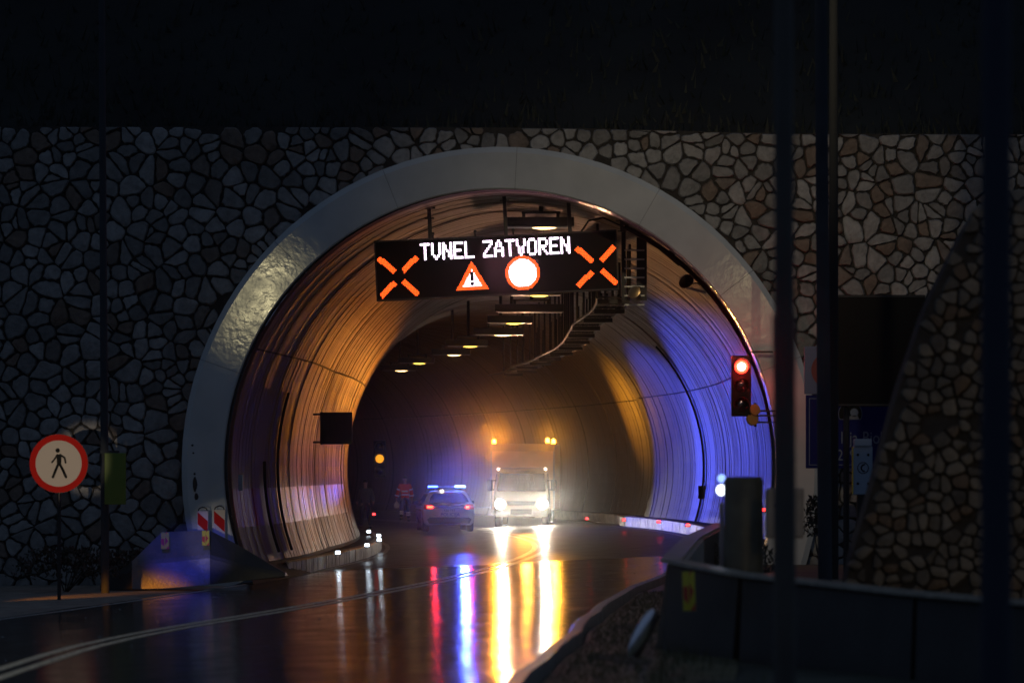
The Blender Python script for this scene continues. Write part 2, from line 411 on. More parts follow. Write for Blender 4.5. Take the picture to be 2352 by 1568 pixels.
kerb('roadside_kerb', lambda y: interp(RE, y), 30, 80, 1.0, .16, .11, 1, mat('foreground_kerb', (.34, .33, .31), .35, vary=.2, vscale=4, bump=.3, bscale=25),
     'grey kerb curving along the right edge of the wet road up to the tunnel')

# tunnel kerbs, built of narrow upright board marked blocks
kerb('tunnel_kerb', lambda y: -4.85 + .10, 87.3, 131, .44, .22, .34, -1, M['kerb'], 'tall pale kerb of the left walkway, white studs on top', gap=.03)
kerb('tunnel_kerb', lambda y: 4.72, 84, 160, .62, .22, lambda y: interp([(84, .30), (100, .36), (160, .34)], y), 1, M['kerb'], 'tall pale kerb of the right walkway, red studs on top', gap=.03)
# walkways
strip('walkway', lambda y: -6.6, lambda y: -4.85 + .09, 81.5, 200, 1.5, 0, M['walk'], nx=4, zf=lambda d, y: rz(-4.8) + .325, kind='structure')
strip('walkway', lambda y: 4.74, lambda y: 6.6, 81.5, 200, 1.5, 0, M['walk'], nx=4, zf=lambda d, y: rz(4.7) + .325, kind='structure')

# ---------------------------------------------------------------- tunnel lining
def arc_pt(y, th, r):
    return (axis_x(y) + r * math.cos(th), y, AZ + r * math.sin(th))
lining = thing('tunnel_lining', None, None); tag(lining, kind='structure')
TH_LO = math.asin((.2 - AZ) / RAD)
TH_B0 = math.asin((.98 - AZ) / RAD); TH_B1 = math.asin((1.80 - AZ) / RAD)
TH_J = math.asin((4.75 - AZ) / RAD)
def lining_piece(mb, y0, y1, t0, t1, n, rr, tone, m=0, tilt=0):
    """one board mark: a shallow pan with bevelled edges; rr radius"""
    base = len(mb.v); D = .03; e = .026
    for i in range(n + 1):
        t = lerp(t0, t1, i / n)
        for yy, r in ((y0, rr + D), (y0 + e, rr - tilt), (y1 - e, rr + tilt), (y1, rr + D)):
            mb.v.append(arc_pt(yy, t, r)); mb.tone.append(tone)
    for i in range(n):
        for j in range(3):
            a = base + i * 4 + j; mb.face((a, a + 4, a + 5, a + 1), m)
    # end lips
    for i in (0, n):
        b = base + i * 4; t = t0 if i == 0 else t1
        o = len(mb.v)
        for yy in (y0 + e, y1 - e):
            mb.v.append(arc_pt(yy, t, rr + D)); mb.tone.append(tone)
        mb.face((b + 1, b + 2, o + 1, o), m)
def uv_lining(me):
    uvl = me.uv_layers.new(name='UVMap')
    for lp in me.loops:
        v = me.vertices[lp.vertex_index].co
        th = math.atan2(v.z - AZ, v.x - axis_x(v.y))
        uvl.data[lp.index].uv = (v.y, th * RAD)
LM = [M['lining'], M['lining_red'], M['lining_white']]
PI = math.pi
y = 81.45; idx = 0; far = MB(); sect = 0
random.seed(11)
while y < 205:
    near = y < 124
    wd = random.choice((.42, .5, .5, .6)) if near else .6
    # section joints every 6 m or so
    secy = 81.45 + 6.1 * (sect + 1)
    thick = False
    if y + wd > secy - .25: wd = secy - y; thick = True; sect += 1
    y0, y1 = y, y + wd - (.14 if thick else 0)
    rr = RAD + random.uniform(-.007, .007) + (.0 if sect % 2 else .012)
    for (t0, t1, n) in ((TH_LO, TH_J - .004, 12), (TH_J + .004, PI - TH_J - .004, 36), (PI - TH_J + .004, PI - TH_LO, 12)):
        tone = random.uniform(-.09, .09); tilt = random.uniform(-.003, .003)
        left = t0 > 2
        pieces = []
        if left and y < 112:
            a, b1, b0, c = t0, PI - TH_B1, PI - TH_B0, t1
            chk = int((y - 81.45) // 5.4) % 2
            pieces = [(a, b1, 6, 0), (b1, b0, 4, 1 if chk == 0 else 2), (b0, c, 4, 0)]
        else: pieces = [(t0, t1, n, 0)]
        tgt = MB() if near else far
        for (a, b, nn, mi) in pieces: lining_piece(tgt, y0, y1, a, b, nn, rr + random.uniform(-.004, .004), tone, mi, tilt)
        if near:
            me = tgt.mesh('lining_board', LM); uv_lining(me); link('lining_board', me, lining)
    y += wd; idx += 1
me = far.mesh('far_lining', LM); uv_lining(me); link('far_lining', me, lining, kind='stuff')
# dark backing behind the joints
mb = MB(); n = 60; ys = [81.0 + 2 * k for k in range(64)]
for yy in ys:
    for i in range(n + 1):
        mb.v.append(arc_pt(yy, lerp(TH_LO - .1, PI - TH_LO + .1, i / n), RAD + .03))
for j in range(len(ys) - 1):
    for i in range(n): k = j * (n + 1) + i; mb.face((k, k + 1, k + n + 2, k + n + 1))
mb.build('lining_backing', M['joint'], lining, smooth=True, fix=False)
# far end closed by the bend
mb = MB(); mb.box((axis_x(206) , 208, 4), (16, .5, 12)); mb.build('tunnel_end', M['joint'], lining)

# ---------------------------------------------------------------- portal ring of cast segments
ring = thing('portal_ring', 'smooth pale grey concrete ring framing the tunnel mouth', 'portal')
RX, RY0 = -.235, 81.0
RI, RO = 5.84, 6.74
def ring_pt(th, r, y): return (RX + r * math.cos(th), y, AZ + r * math.sin(th))
th_edges = [-.42, .35, .66, 1.05, 1.52, 1.95, 2.36, 2.80, PI + .42]
for a, b in zip(th_edges, th_edges[1:]):
    mb = MB(); n = max(6, int((b - a) * 16)); g = .0008
    prof = [(RI, .75), (RI, .03), (RI + .03, 0), (RO - .12, 0), (RO, .09), (RO + .01, .55)]
    for i in range(n + 1):
        t = lerp(a + g, b - g, i / n)
        r_add = .10 * max(0, -math.sin(t)) if abs(math.cos(t)) > .5 else 0
        for (r, dy) in prof: mb.v.append(ring_pt(t, r + (r_add if r > 6.3 else 0), RY0 + dy))
    q = len(prof)
    for i in range(n):
        for j in range(q - 1): k = i * q + j; mb.face((k, k + 1, k + q + 1, k + q))
        k = i * q; mb.face((k + q - 1, k, k + q, k + 2 * q - 1))
    mb.face(range(q)); mb.face(range(n * q + q - 1, n * q - 1, -1))
    mb.build('ring_segment', M['ring'], ring, smooth=True, angle=30)
mb = MB()
prof = [(RI + .012, .74), (RI + .012, .04), (RI + .04, .012), (RO - .13, .012), (RO - .012, .10), (RO, .5)]
for i in range(81):
    t = lerp(-.41, PI + .41, i / 80)
    for (r, dy) in prof: mb.v.append(ring_pt(t, r, RY0 + dy))
for i in range(80):
    for j in range(5): k = i * 6 + j; mb.face((k, k + 1, k + 7, k + 6))
mb.build('joint_filler', M['ringjoint'], ring, fix=False)
# paint chips on the lower left of the ring
for (X, Y, wx, hz) in ((448, 1112, .10, .32), (451, 1140, .09, .16), (447, 1088, .05, .06), (442, 1022, .06, .05), (444, 1040, .05, .05)):
    c = P(X, Y, 80.99); mb = MB(); n = 9
    pts = [(c.x + wx * .5 * math.cos(2 * PI * i / n) * random.uniform(.7, 1.1), 80.994, c.z + hz * .5 * math.sin(2 * PI * i / n) * random.uniform(.8, 1.1)) for i in range(n)]
    pts2 = [(p[0], 80.999, p[2]) for p in pts]
    mb.add(pts + pts2, [tuple(range(n))] + [(i, (i + 1) % n, n + (i + 1) % n, n + i) for i in range(n)])
    mb.build('paint_chip', M['dark'], ring)

# ---------------------------------------------------------------- rubble stone walls: Voronoi stones
def clip(poly, px, py, nx, ny):
    out = []
    m = len(poly)
    for i in range(m):
        a, b = poly[i], poly[(i + 1) % m]
        da = (a[0] - px) * nx + (a[1] - py) * ny; db = (b[0] - px) * nx + (b[1] - py) * ny
        if da <= 0: out.append(a)
        if (da < 0 < db) or (db < 0 < da):
            t = da / (da - db); out.append((a[0] + (b[0] - a[0]) * t, a[1] + (b[1] - a[1]) * t))
    return out
def stones(x0, x1, z0, z1, cw, ch, keep, rnd, drop=.14, gp=(.016, .042)):
    nx, nz = int((x1 - x0) / cw), int((z1 - z0) / ch)
    pts = {}
    for i in range(-1, nx + 1):
        for j in range(-1, nz + 1):
            if rnd.random() < drop: continue
            pts[(i, j)] = (x0 + (i + .5 + (j % 2) * .5 + rnd.uniform(-.44, .44)) * cw, z0 + (j + .5 + rnd.uniform(-.42, .42)) * ch)
            if rnd.random() < .30: pts[(i + .5, j + .5)] = (x0 + (i + 1 + rnd.uniform(-.3, .3)) * cw, z0 + (j + 1 + rnd.uniform(-.3, .3)) * ch)
    out = []
    grid = {}
    for k, p in pts.items(): grid.setdefault((int(math.floor(k[0])), int(math.floor(k[1]))), []).append(p)
    for k, p in pts.items():
        if not (x0 < p[0] < x1 and z0 < p[1] < z1) or not keep(p): continue
        poly = [(max(x0, p[0] - 1.6 * cw), max(z0, p[1] - 1.6 * ch)), (min(x1, p[0] + 1.6 * cw), max(z0, p[1] - 1.6 * ch)), (min(x1, p[0] + 1.6 * cw), min(z1, p[1] + 1.6 * ch)), (max(x0, p[0] - 1.6 * cw), min(z1, p[1] + 1.6 * ch))]
        ki, kj = int(math.floor(k[0])), int(math.floor(k[1]))
        for a in range(-3, 4):
            for b in range(-3, 4):
                for q in grid.get((ki + a, kj + b), ()):
                    if q is p: continue
                    dx, dz = q[0] - p[0], q[1] - p[1]; l = math.hypot(dx, dz)
                    if l < 1e-6: continue
                    gap = rnd.uniform(*gp)
                    mx, mz = (p[0] + q[0]) / 2 - dx / l * gap, (p[1] + q[1]) / 2 - dz / l * gap
                    poly = clip(poly, mx, mz, dx / l, dz / l)
                    if len(poly) < 3: break
                if len(poly) < 3: break
            if len(poly) < 3: break
        if len(poly) < 3: continue
        # cut the corners and roughen the outline
        m = len(poly); q = []
        for i in range(m):
            a, b = poly[i], poly[(i + 1) % m]
            L = math.hypot(b[0] - a[0], b[1] - a[1])
            if L < .03: q.append(((a[0] + b[0]) / 2, (a[1] + b[1]) / 2)); continue
            c = rnd.uniform(.14, .30); e = rnd.uniform(.14, .30)
            q.append((lerp(a[0], b[0], c), lerp(a[1], b[1], c)))
            if L > .22:
                j = rnd.uniform(-.022, .012); q.append(((a[0] + b[0]) / 2 + (b[1] - a[1]) / L * j, (a[1] + b[1]) / 2 - (b[0] - a[0]) / L * j))
            q.append((lerp(b[0], a[0], e), lerp(b[1], a[1], e)))
        area = abs(sum(q[i][0] * q[(i + 1) % len(q)][1] - q[(i + 1) % len(q)][0] * q[i][1] for i in range(len(q)))) / 2
        if area < .012: continue
        out.append((p, q, area))
    return out
def stone_into(mb, p, q, rnd, T, proud=.07):
    """T(u, w, out) -> world"""
    n = len(q); cx = sum(a for a, b in q) / n; cz = sum(b for a, b in q) / n
    tone = rnd.random() ** 1.1; h = proud * rnd.uniform(.7, 1.3); tx, tz = rnd.uniform(-.05, .05), rnd.uniform(-.05, .05)
    o = len(mb.v)
    for sc, hh in ((1.0, -.03), (.985, h * .55), (.86, h)):
        for a, b in q:
            jj = rnd.uniform(-.006, .006) if hh > 0 else 0
            u = cx + (a - cx) * sc; w_ = cz + (b - cz) * sc
            mb.v.append(T(u, w_, hh + jj + (tx * (u - cx) + tz * (w_ - cz)) * (2 if hh > 0 else 0))); mb.tone.append(tone)
    mb.v.append(T(cx, cz, h * 1.12 + rnd.uniform(-.004, .006))); mb.tone.append(tone)
    for k in range(2):
        for i in range(n): mb.face((o + k * n + i, o + k * n + (i + 1) % n, o + (k + 1) * n + (i + 1) % n, o + (k + 1) * n + i))
    for i in range(n): mb.face((o + 2 * n + i, o + 2 * n + (i + 1) % n, o + 3 * n))
def wall_top(x): return interp([(-20, 9.50), (-1, 9.47), (2.2, 9.43), (5.6, 9.33), (20, 9.31)], x)
stonewall = thing('stone_wall', 'dark rubble stone wall with pale joints-free limestone around the portal ring', 'wall', (0, 0, 0))
stonewall['label'] = 'tall rubble limestone wall surrounding the tunnel ring'
WY = 81.45
mb = MB(); n = 72
tl = [(-26, -.7), (-26, wall_top(-26))]
# wall body with the arch cut out, as thick slab
def body_pts(y):
    inner = [(RX + 6.3 * math.cos(t), AZ + 6.3 * math.sin(t)) for t in [lerp(PI + .44, -.44, i / n) for i in range(n + 1)]]
    outer = []
    for (ix, iz) in inner:
        ang = math.atan2(iz - AZ, ix - RX)
        outer.append(None)
    return inner
inn = body_pts(0)
out = []
for i, (ix, iz) in enumerate(inn):
    t = i / n
    if t < .28: out.append((-26, lerp(-.7, wall_top(-26), t / .28)))
    elif t > .72: out.append((26, lerp(wall_top(26), -.7, (t - .72) / .28)))
    else: x = lerp(-26, 26, (t - .28) / .44); out.append((x, wall_top(x)))
for yy in (WY, WY + 1.2):
    for a, b in inn: mb.v.append((a, yy, b))
    for a, b in out: mb.v.append((a, yy, b))
K = n + 1
for i in range(n):
    mb.face((i, i + 1, K + i + 1, K + i)); mb.face((2 * K + i, 3 * K + i, 3 * K + i + 1, 2 * K + i + 1))
    mb.face((K + i, K + i + 1, 3 * K + i + 1, 3 * K + i)); mb.face((i, 2 * K + i, 2 * K + i + 1, i + 1))
mb.build('mortar_bed', M['mortar'], stonewall, fix=False)
rnd = random.Random(5)
def keepw(p):
    return math.hypot(p[0] - RX, p[1] - AZ) > 6.70 or p[1] < AZ - 3
ST = stones(-15.0, 15.0, -.4, 9.50, .37, .315, keepw, rnd, .2, (.005, .017))
ST2 = []
for p, q, a in ST:
    q = [(u, min(w_, wall_top(u) - .02)) for u, w_ in q]
    ST2.append((p, q, a))
def shows(s):
    p, q, a = s
    X = 1176 + p[0] * F / WY; Y = HZ - (p[1] - EYE) * F / WY
    if X < 0 or X > 2352: return 0
    if X > 1830 and Y > 640: return a * .2
    if Y > 1280: return 0
    return a
ST2.sort(key=shows, reverse=True)
rest = MB()
Tw = lambda u, w_, o: (u, WY - o, w_)
for k, (p, q, a) in enumerate(ST2):
    if k < 298:
        mb = MB(); stone_into(mb, p, q, rnd, Tw); mb.build('stone', M['stone'], stonewall, smooth=True, angle=35, fix=False)
    else: stone_into(rest, p, q, rnd, Tw)
rest.build('small_stones', M['stone'], stonewall, smooth=True, angle=35, fix=False, kind='stuff')

# ---------------------------------------------------------------- hill above the wall
mb = MB(); nx, ny = 90, 44
rnd = random.Random(3)
import mathutils.noise as mn
for j in range(ny + 1):
    for i in range(nx + 1):
        x = lerp(-75, 75, i / nx); t = j / ny; y = WY + 1.0 + 110 * t ** 1.35
        z = wall_top(x) - .05 + .80 * (y - WY - 1.0) + 2.2 * t * mn.noise(Vector((x * .12, y * .12, 0))) + (.35 * mn.noise(Vector((x * .9, y * .9, 3))) if j > 0 else 0)
        mb.v.append((x, y, z))
for j in range(ny):
    for i in range(nx): k = j * (nx + 1) + i; mb.face((k, k + 1, k + nx + 2, k + nx + 1))
mb.build('hill', M['hill'], smooth=True, kind='structure', fix=False)
# low scrub on the slope just above the wall, uncountable
mb = MB()
for k in range(3000):
    x = rnd.uniform(-16, 16); dy_ = rnd.random() ** 2 * 5; y = WY + 1.05 + dy_
    z = wall_top(x) - .05 + .80 * dy_ ; h = rnd.uniform(.12, .45); a = rnd.uniform(0, PI); s_ = rnd.uniform(.02, .06)
    c, s2 = math.cos(a) * s_, math.sin(a) * s_; l = rnd.uniform(-.15, .15)
    mb.add([(x - c, y - s2, z), (x + c, y + s2, z), (x + l, y, z + h)], [(0, 1, 2)])
mb.build('scrub_grass', M['leaf'], kind='stuff', fix=False)
def rock(X, Y, d, sx, sz, label):
    c = P(X, Y, d); bm = bmesh.new(); bmesh.ops.create_icosphere(bm, subdivisions=3, radius=1)
    for v in bm.verts:
        f = 1 + .35 * mn.noise(v.co * 1.3 + Vector((X, 0, 0))) + .12 * mn.noise(v.co * 4)
        v.co = Vector((v.co.x * sx, v.co.y * sx * .8, v.co.z * sz)) * f
    me = bpy.data.meshes.new('rock'); bm.to_mesh(me); bm.free(); me.materials.append(M['rock'])
    link('rock', me, None, label, 'rock', 'pale rocks on the hillside', loc=c)
rock(1152, 215, 90.5, .17, .42, 'tall pale rock on the dark slope above the middle of the portal')
rock(1335, 232, 89.4, .12, .18, 'small pale rock on the slope, right of the tall one')
rock(168, 130, 97, .30, .62, 'tall dim rock on the slope left of the thin pole top')
rock(272, 205, 91.5, .26, .24, 'squat dim rock on the slope just right of the thin pole')

# ---------------------------------------------------------------- LED gantry sign
SD = 82.6
TILT = math.atan2(26.5, 557)
sc0 = P(1140.5, 609.3, SD)
sign = thing('message_sign', 'wide black LED sign reading TUNEL ZATVOREN hung in the tunnel mouth', 'sign', sc0, rot=(0, -TILT, 0))
pxm = SD / F
SW, SH = 557 / math.cos(TILT) * pxm, 138.5 * pxm
mb = MB(); mb.box((0, .16, 0), (SW, .30, SH), bev=.012); mb.build('housing', M['black'], sign)
mb = MB()
for a in (-1, 1): mb.box((0, -.003, a * (SH / 2 - .02)), (SW, .03, .03))
mb.box((-SW / 2 + .015, -.003, 0), (.028, .03, SH - .07)); mb.box((SW / 2 - .015, -.003, 0), (.028, .03, SH - .07))
mb.build('frame', M['dark'], sign)
def to_local(X, Y):
    dx, dz = (X - 1140.5) * pxm, (609.3 - Y) * pxm
    c, s = math.cos(-TILT), math.sin(-TILT)
    # undo the tilt (rotation about y by -TILT lifts +x)
    return (dx * c - dz * s, dx * s + dz * c)
PITCH = .0245
def dots(name, test, m, box, dot=.0205, yy=-.004, PITCH=PITCH):
    mb = MB(); (u0, w0, u1, w1) = box; i = math.floor(u0 / PITCH)
    while i * PITCH < u1:
        j = math.floor(w0 / PITCH)
        while j * PITCH < w1:
            u, w_ = i * PITCH, j * PITCH
            if test(u, w_):
                r = dot / 2
                mb.add([(u + r * math.cos(2 * PI * k / 6), yy, w_ + r * math.sin(2 * PI * k / 6)) for k in range(6)], [(0, 1, 2, 3, 4, 5)])
            j += 1
        i += 1
    return mb.build(name, m, sign, fix=False)
def bar(Xa, Ya, Xb, Yb, th=11.8):
    a, b = to_local(Xa, Ya), to_local(Xb, Yb); d = (b[0] - a[0], b[1] - a[1]); L = math.hypot(*d); ux, uz = d[0] / L, d[1] / L
    hw = th * pxm / 2
    def core(lim):
        def f(u, w_):
            s_ = (u - a[0]) * ux + (w_ - a[1]) * uz; t = -(u - a[0]) * uz + (w_ - a[1]) * ux
            return -.012 <= s_ <= L + .01 and abs(t) <= lim
        return f
    bx = (min(a[0], b[0]) - .1, min(a[1], b[1]) - .1, max(a[0], b[0]) + .1, max(a[1], b[1]) + .1)
    dots('cross_bar', core(hw), M['e_orange'], bx, .0275, PITCH=.031)
for q in ((871, 594, 906, 624), (926, 621, 957, 591), (876, 680, 907, 649), (926, 646, 961, 676),
          (1325, 570, 1360, 601), (1383, 598, 1411, 566), (1328, 656, 1360, 625), (1383, 622, 1416, 652)): bar(*q)
# triangle
A_, B_, C_ = to_local(1083, 596), to_local(1045, 670), to_local(1126, 666)
def side(p, a, b): return (b[0] - a[0]) * (p[1] - a[1]) - (b[1] - a[1]) * (p[0] - a[0])
def dist_in(p):
    return min(side(p, a, b) / math.hypot(b[0] - a[0], b[1] - a[1]) for a, b in ((A_, B_), (B_, C_), (C_, A_)))
ex = to_local(1084, 637)
def excl(u, w_): return abs(u - ex[0] - .003) < .028 and (-.075 < w_ - ex[1] < .135 or -.17 < w_ - ex[1] < -.105)
bx = (B_[0] - .1, C_[1] - .2, C_[0] + .1, A_[1] + .1)
dots('triangle_border', lambda u, w_: .012 < dist_in((u, w_)) < .105, M['e_orange'], bx)
dots('triangle_face', lambda u, w_: dist_in((u, w_)) >= .105 and not excl(u, w_), M['e_white'], bx, .0235)
cc = to_local(1200.5, 627); r1, r0 = 39.5 * pxm, 31.8 * pxm
bx = (cc[0] - .5, cc[1] - .5, cc[0] + .5, cc[1] + .5)
dots('circle_border', lambda u, w_: r0 < math.hypot(u - cc[0], w_ - cc[1]) < r1, M['e_orange'], bx)
dots('circle_face', lambda u, w_: math.hypot(u - cc[0], w_ - cc[1]) <= r0, M['e_white'], bx, .0245)
G = {'T': ['11111', '00100', '00100', '00100', '00100', '00100', '00100'], 'U': ['10001', '10001', '10001', '10001', '10001', '01010', '00100'],
     'N': ['10001', '11001', '11001', '10101', '10011', '10011', '10001'], 'E': ['11111', '10000', '10000', '11110', '10000', '10000', '11111'],
     'L': ['10000', '10000', '10000', '10000', '10000', '10000', '11111'], 'Z': ['11111', '00001', '00010', '00100', '01000', '10000', '11111'],
     'A': ['00100', '01010', '01010', '10001', '11111', '10001', '10001'], 'V': ['10001', '10001', '10001', '01010', '01010', '01010', '00100'],
     'O': ['01110', '10001', '10001', '10001', '10001', '10001', '01110'], 'R': ['11110', '10001', '10001', '11110', '10100', '10010', '10001']}
ta, tb = to_local(966, 579), to_local(1309, 563)
LW = math.hypot(tb[0] - ta[0], tb[1] - ta[1]); txt = 'TUNEL ZATVOREN'; cwid = LW / (len(txt) * 6 - 1 - 2); H7 = 39 * pxm / 7
u = ta[0]; wmid = (ta[1] + tb[1]) / 2
for ch in txt:
    if ch == ' ': u += cwid * 4; continue
    mb = MB()
    for r_ in range(7):
        for c_ in range(5):
            if G[ch][r_][c_] == '1':
                for a in (0, 1):
                    for b in (0, 1):
                        uu = u + (c_ + .5 * a + .12) * cwid; ww = wmid + H7 * (3.5 - r_ - .5 * b - .2); r = .0125
                        mb.add([(uu + cwid * .0 + r * .86 * math.cos(2 * PI * k / 6), -.005, ww + r * .86 * math.sin(2 * PI * k / 6)) for k in range(6)], [(0, 1, 2, 3, 4, 5)])
                        mb.add([(uu + cwid * .26 + r * .7 * math.cos(2 * PI * k / 6), -.0045, ww + r * .7 * math.sin(2 * PI * k / 6)) for k in range(6)], [(0, 1, 2, 3, 4, 5)])
    mb.build('letter', M['e_white'], sign, fix=False, label='glowing letter ' + ch)
    u += cwid * 6
# hangers and eye bolts
for X, top in ((989, 470), (1163, 437), (1310, 446), (1430, 520)):
    a = to_local(X, 560 - (X - 989) * .05)
    mb = MB(); ztop = (P(X, top, SD).z - sc0.z)
    hx = a[0]
    mb.box((hx, .18, (SH / 2 + ztop) / 2 - .0), (.085, .10, max(.1, ztop - SH / 2 + .1)), bev=.01)
    mb.box((hx, .18, ztop - .0), (.26, .18, .03)); 
    for s_ in (-1, 1): mb.tube((hx + s_ * .1, .12, ztop - .22), (hx + s_ * .04, .12, ztop - .22), .012, n=6)
    mb.build('hanger', M['dark'], sign, smooth=False)
for X in (963, 1060, 1148):
    a = to_local(X, 553); mb = MB(); mb.tube((a[0] + .3, .1, SH / 2), (a[0] + .3, .1, SH / 2 + .10), .02, n=8); mb.tube((a[0] + .3, .06, SH / 2 + .1), (a[0] + .3, .14, SH / 2 + .1), .035, n=10)
    mb.build('eye_bolt', M['dark'], sign)
lamp('sign_glow', 'AREA', (sc0.x + .3, SD - .12, sc0.z), 26, (1, .35, .45), 1.0, (sc0.x + .3, 60, -1))

# ---------------------------------------------------------------- tunnel luminaires
def luminaire(X, Y, d, size, yellow, label, lit=True, full=True):
    c = P(X, Y, d)
    t = thing('tunnel_lamp', label, 'lamp', c, group='ceiling lamps in the tunnel')
    mb = MB(); mb.box((-.12 * size, 0, .10), (1.55 * size, .55, .20), bev=.02); mb.build('lamp_body', M['dark'], t)
    mb = MB()
    for s_ in (-.45, .3): mb.box((s_ * size, 0, .245), (.07, .2, .10))
    mb.box((-.07 * size, 0, .31), (.85 * size, .12, .05)); mb.build('bracket', M['dark'], t)
    mb = MB(); zt = min(8.0, AZ + math.sqrt(max(1, (RAD - .02) ** 2 - (c.x - axis_x(d)) ** 2))) - c.z
    mb.tube((-.07 * size, 0, .3), (-.07 * size, 0, zt), .05, n=8); mb.build('hanger', M['dark'], t)
    mb = MB(); mb.box((-.1 * size, 0, -.012), (1.45 * size, .48, .02)); mb.build('lamp_glass', M['steel'], t)
    if lit:
        mb = MB(); k = 14
        mb.lathe([(.02, -.055), (.16, -.05), (.24, -.035), (.30, -.024)], 18, Matrix.Scale(.9 * size, 4, (1, 0, 0)) @ Matrix.Scale(.75, 4, (0, 1, 0)))
        mb.build('glowing_bulb', M['e_lampy'] if yellow else M['e_lampw'], t, smooth=True)
        lamp('tunnel_lamp_light', 'AREA', (0, 0, -.09), 14 if not yellow else 10, (1, .55, .18), .4, (0, 0, -3), parent=t)
    return t
LL = [(1250, 521, 84.5, 1.0, False, 'nearest tunnel lamp, above the top edge of the LED sign', True),
      (1238, 677, 97, .85, True, 'yellow ceiling lamp just under the white circle of the sign', True),
      (1228, 716, 104, 1.2, False, 'unlit ceiling lamp below the LED sign with a bright bottom edge', False),
      (1180, 741, 111, .85, True, 'small yellow ceiling lamp right of the brighter white one', True),
      (1155, 768, 118, 1.0, False, 'brightest ceiling lamp in the middle of the dark tunnel roof', True),
      (1080, 794, 128, .9, True, 'yellow ceiling lamp, fifth from the deep end of the row', True),
      (1043, 814, 137, .9, False, 'white ceiling lamp, third from the deep end of the row', True),
      (963, 833, 148, .9, True, 'yellow ceiling lamp, second from the deep end of the row', True),
      (922, 850, 158, .95, False, 'deepest ceiling lamp, white, close to the left wall edge', True)]
LL[5] = LL[5][:5] + ('yellow ceiling lamp, fourth from the deep end of the row', True)
for l in LL: luminaire(*l)

# ---------------------------------------------------------------- cable ladder along the upper right
tray = thing('cable_ladder', 'steel cable ladder hanging along the upper right of the tunnel roof', 'cable ladder')
def tray_c(y): return Vector((axis_x(y) + interp([(86, 2.1), (92, 1.75), (99, 1.35), (106, 1.1), (125, .85), (150, 1.5)], y), y, 6.05 + interp([(84, .0), (130, -.15)], y)))
for s_ in (-.36, .36):
    mb = MB(); yy = 85.5
    while yy < 150:
        a, b = tray_c(yy), tray_c(yy + 2.5)
        mb.tube(a + Vector((s_, 0, 0)), b + Vector((s_, 0, 0)), .035, n=6); yy += 2.5
    mb.build('side_rail', M['dark'], tray)
yy = 85.6; k = 0
while yy < 148:
    c = tray_c(yy); mb = MB(); mb.box((0, 0, 0), (.72, .06, .035)); 
    if k % 4 == 0: mb.box((0, 0, -.09), (.72, .10, .10))
    o = mb.build('rung', M['steel'] if k % 4 else M['dark'], tray); o.location = c
    if k % 2 == 0:
        top = AZ + math.sqrt(RAD ** 2 - 2.35 ** 2)
        mb = MB(); mb.tube((-.36, 0, 0), (-.36, 0, top - c.z + .1), .03, n=6); mb.tube((.36, 0, 0), (.36, 0, top - c.z - .35), .03, n=6)
        o = mb.build('hanger_rod', M['dark'], tray); o.location = c
    yy += 1.25; k += 1
mb = MB()
for q in range(5):
    pts = []
    yy = 85.5
    while yy < 148: c = tray_c(yy); pts.append(c + Vector((-.26 + .13 * q + .02 * math.sin(yy), 0, .05 + .01 * math.sin(yy * 2 + q)))); yy += 3
    mb.path(pts, .035, 5)
mb.build('cables', M['black'], tray, kind='stuff')
# vertical end frame of the ladder by the sign
fr = thing('cable_drop', 'dark bundle of cables and support frame behind the right end of the LED sign', 'cable frame')
a = P(1432, 520, 84.2); b = P(1432, 690, 84.2); c2 = P(1478, 545, 84.2); d2 = P(1470, 690, 84.2)
mb = MB(); mb.box(((a.x + b.x) / 2, 84.2, (a.z + b.z) / 2), (.09, .09, a.z - b.z)); mb.box(((c2.x + d2.x) / 2, 84.25, (c2.z + d2.z) / 2), (.22, .10, c2.z - d2.z)); mb.build('post', M['dark'], fr)
for k in range(7):
    z = lerp(P(0, 575, 84.2).z, P(0, 700, 84.2).z, k / 6); mb = MB(); mb.box(((a.x + c2.x) / 2 + .02, 84.15, z), (c2.x - a.x, .05, .035)); mb.build('rung', M['steel'], fr)
mb = MB()
mb.path([P(1330, 560, 83.6), P(1336, 530, 83.6), P(1352, 507, 83.6), P(1385, 500, 83.6), P(1430, 520, 83.4), P(1500, 560, 83.2), P(1560, 610, 83)], .02, 6)
mb.build('hanging_cable', M['black'], fr)
# horn loudspeaker
sp = thing('horn_loudspeaker', 'small round loudspeaker at the lower end of the cable frame beside the sign', 'loudspeaker', P(1462, 677, 83.8), rot=(R(65), 0, R(-30)))
mb = MB(); mb.lathe([(.05, -.16), (.06, -.06), (.12, .05), (.15, .10), (.15, .12), (.10, .10)], 18); mb.build('horn', M['steel'], sp, smooth=True)
mb = MB(); mb.box((0, .12, -.05), (.05, .2, .05)); mb.build('bracket', M['dark'], sp)
# big conduit following the ring on the right
cd = thing('conduit', 'dark conduit curving down the right inside edge of the portal', 'pipe')
mb = MB(); pts = [(axis_x(82.3) + (RAD - .10) * math.cos(t), 82.3 + .0, AZ + (RAD - .10) * math.sin(t)) for t in [lerp(1.12, -.2, i / 26) for i in range(27)]]
mb.path(pts, .055, 8); mb.build('pipe', M['black'], cd, smooth=True)
mb = MB(); pts = [(axis_x(82.9) + (RAD - .06) * math.cos(t), 82.9, AZ + (RAD - .06) * math.sin(t)) for t in [lerp(1.0, -.25, i / 26) for i in range(27)]]
mb.path(pts, .03, 6); mb.build('thin_pipe', M['black'], cd, smooth=True)
for i in range(0, 27, 4):
    t = lerp(1.12, -.2, i / 26); mb = MB(); mb.box((axis_x(82.3) + (RAD - .05) * math.cos(t), 82.3, AZ + (RAD - .05) * math.sin(t)), (.06, .03, .16), ry=-t + PI / 2 * 0, bev=0); mb.build('clip', M['dark'], cd)
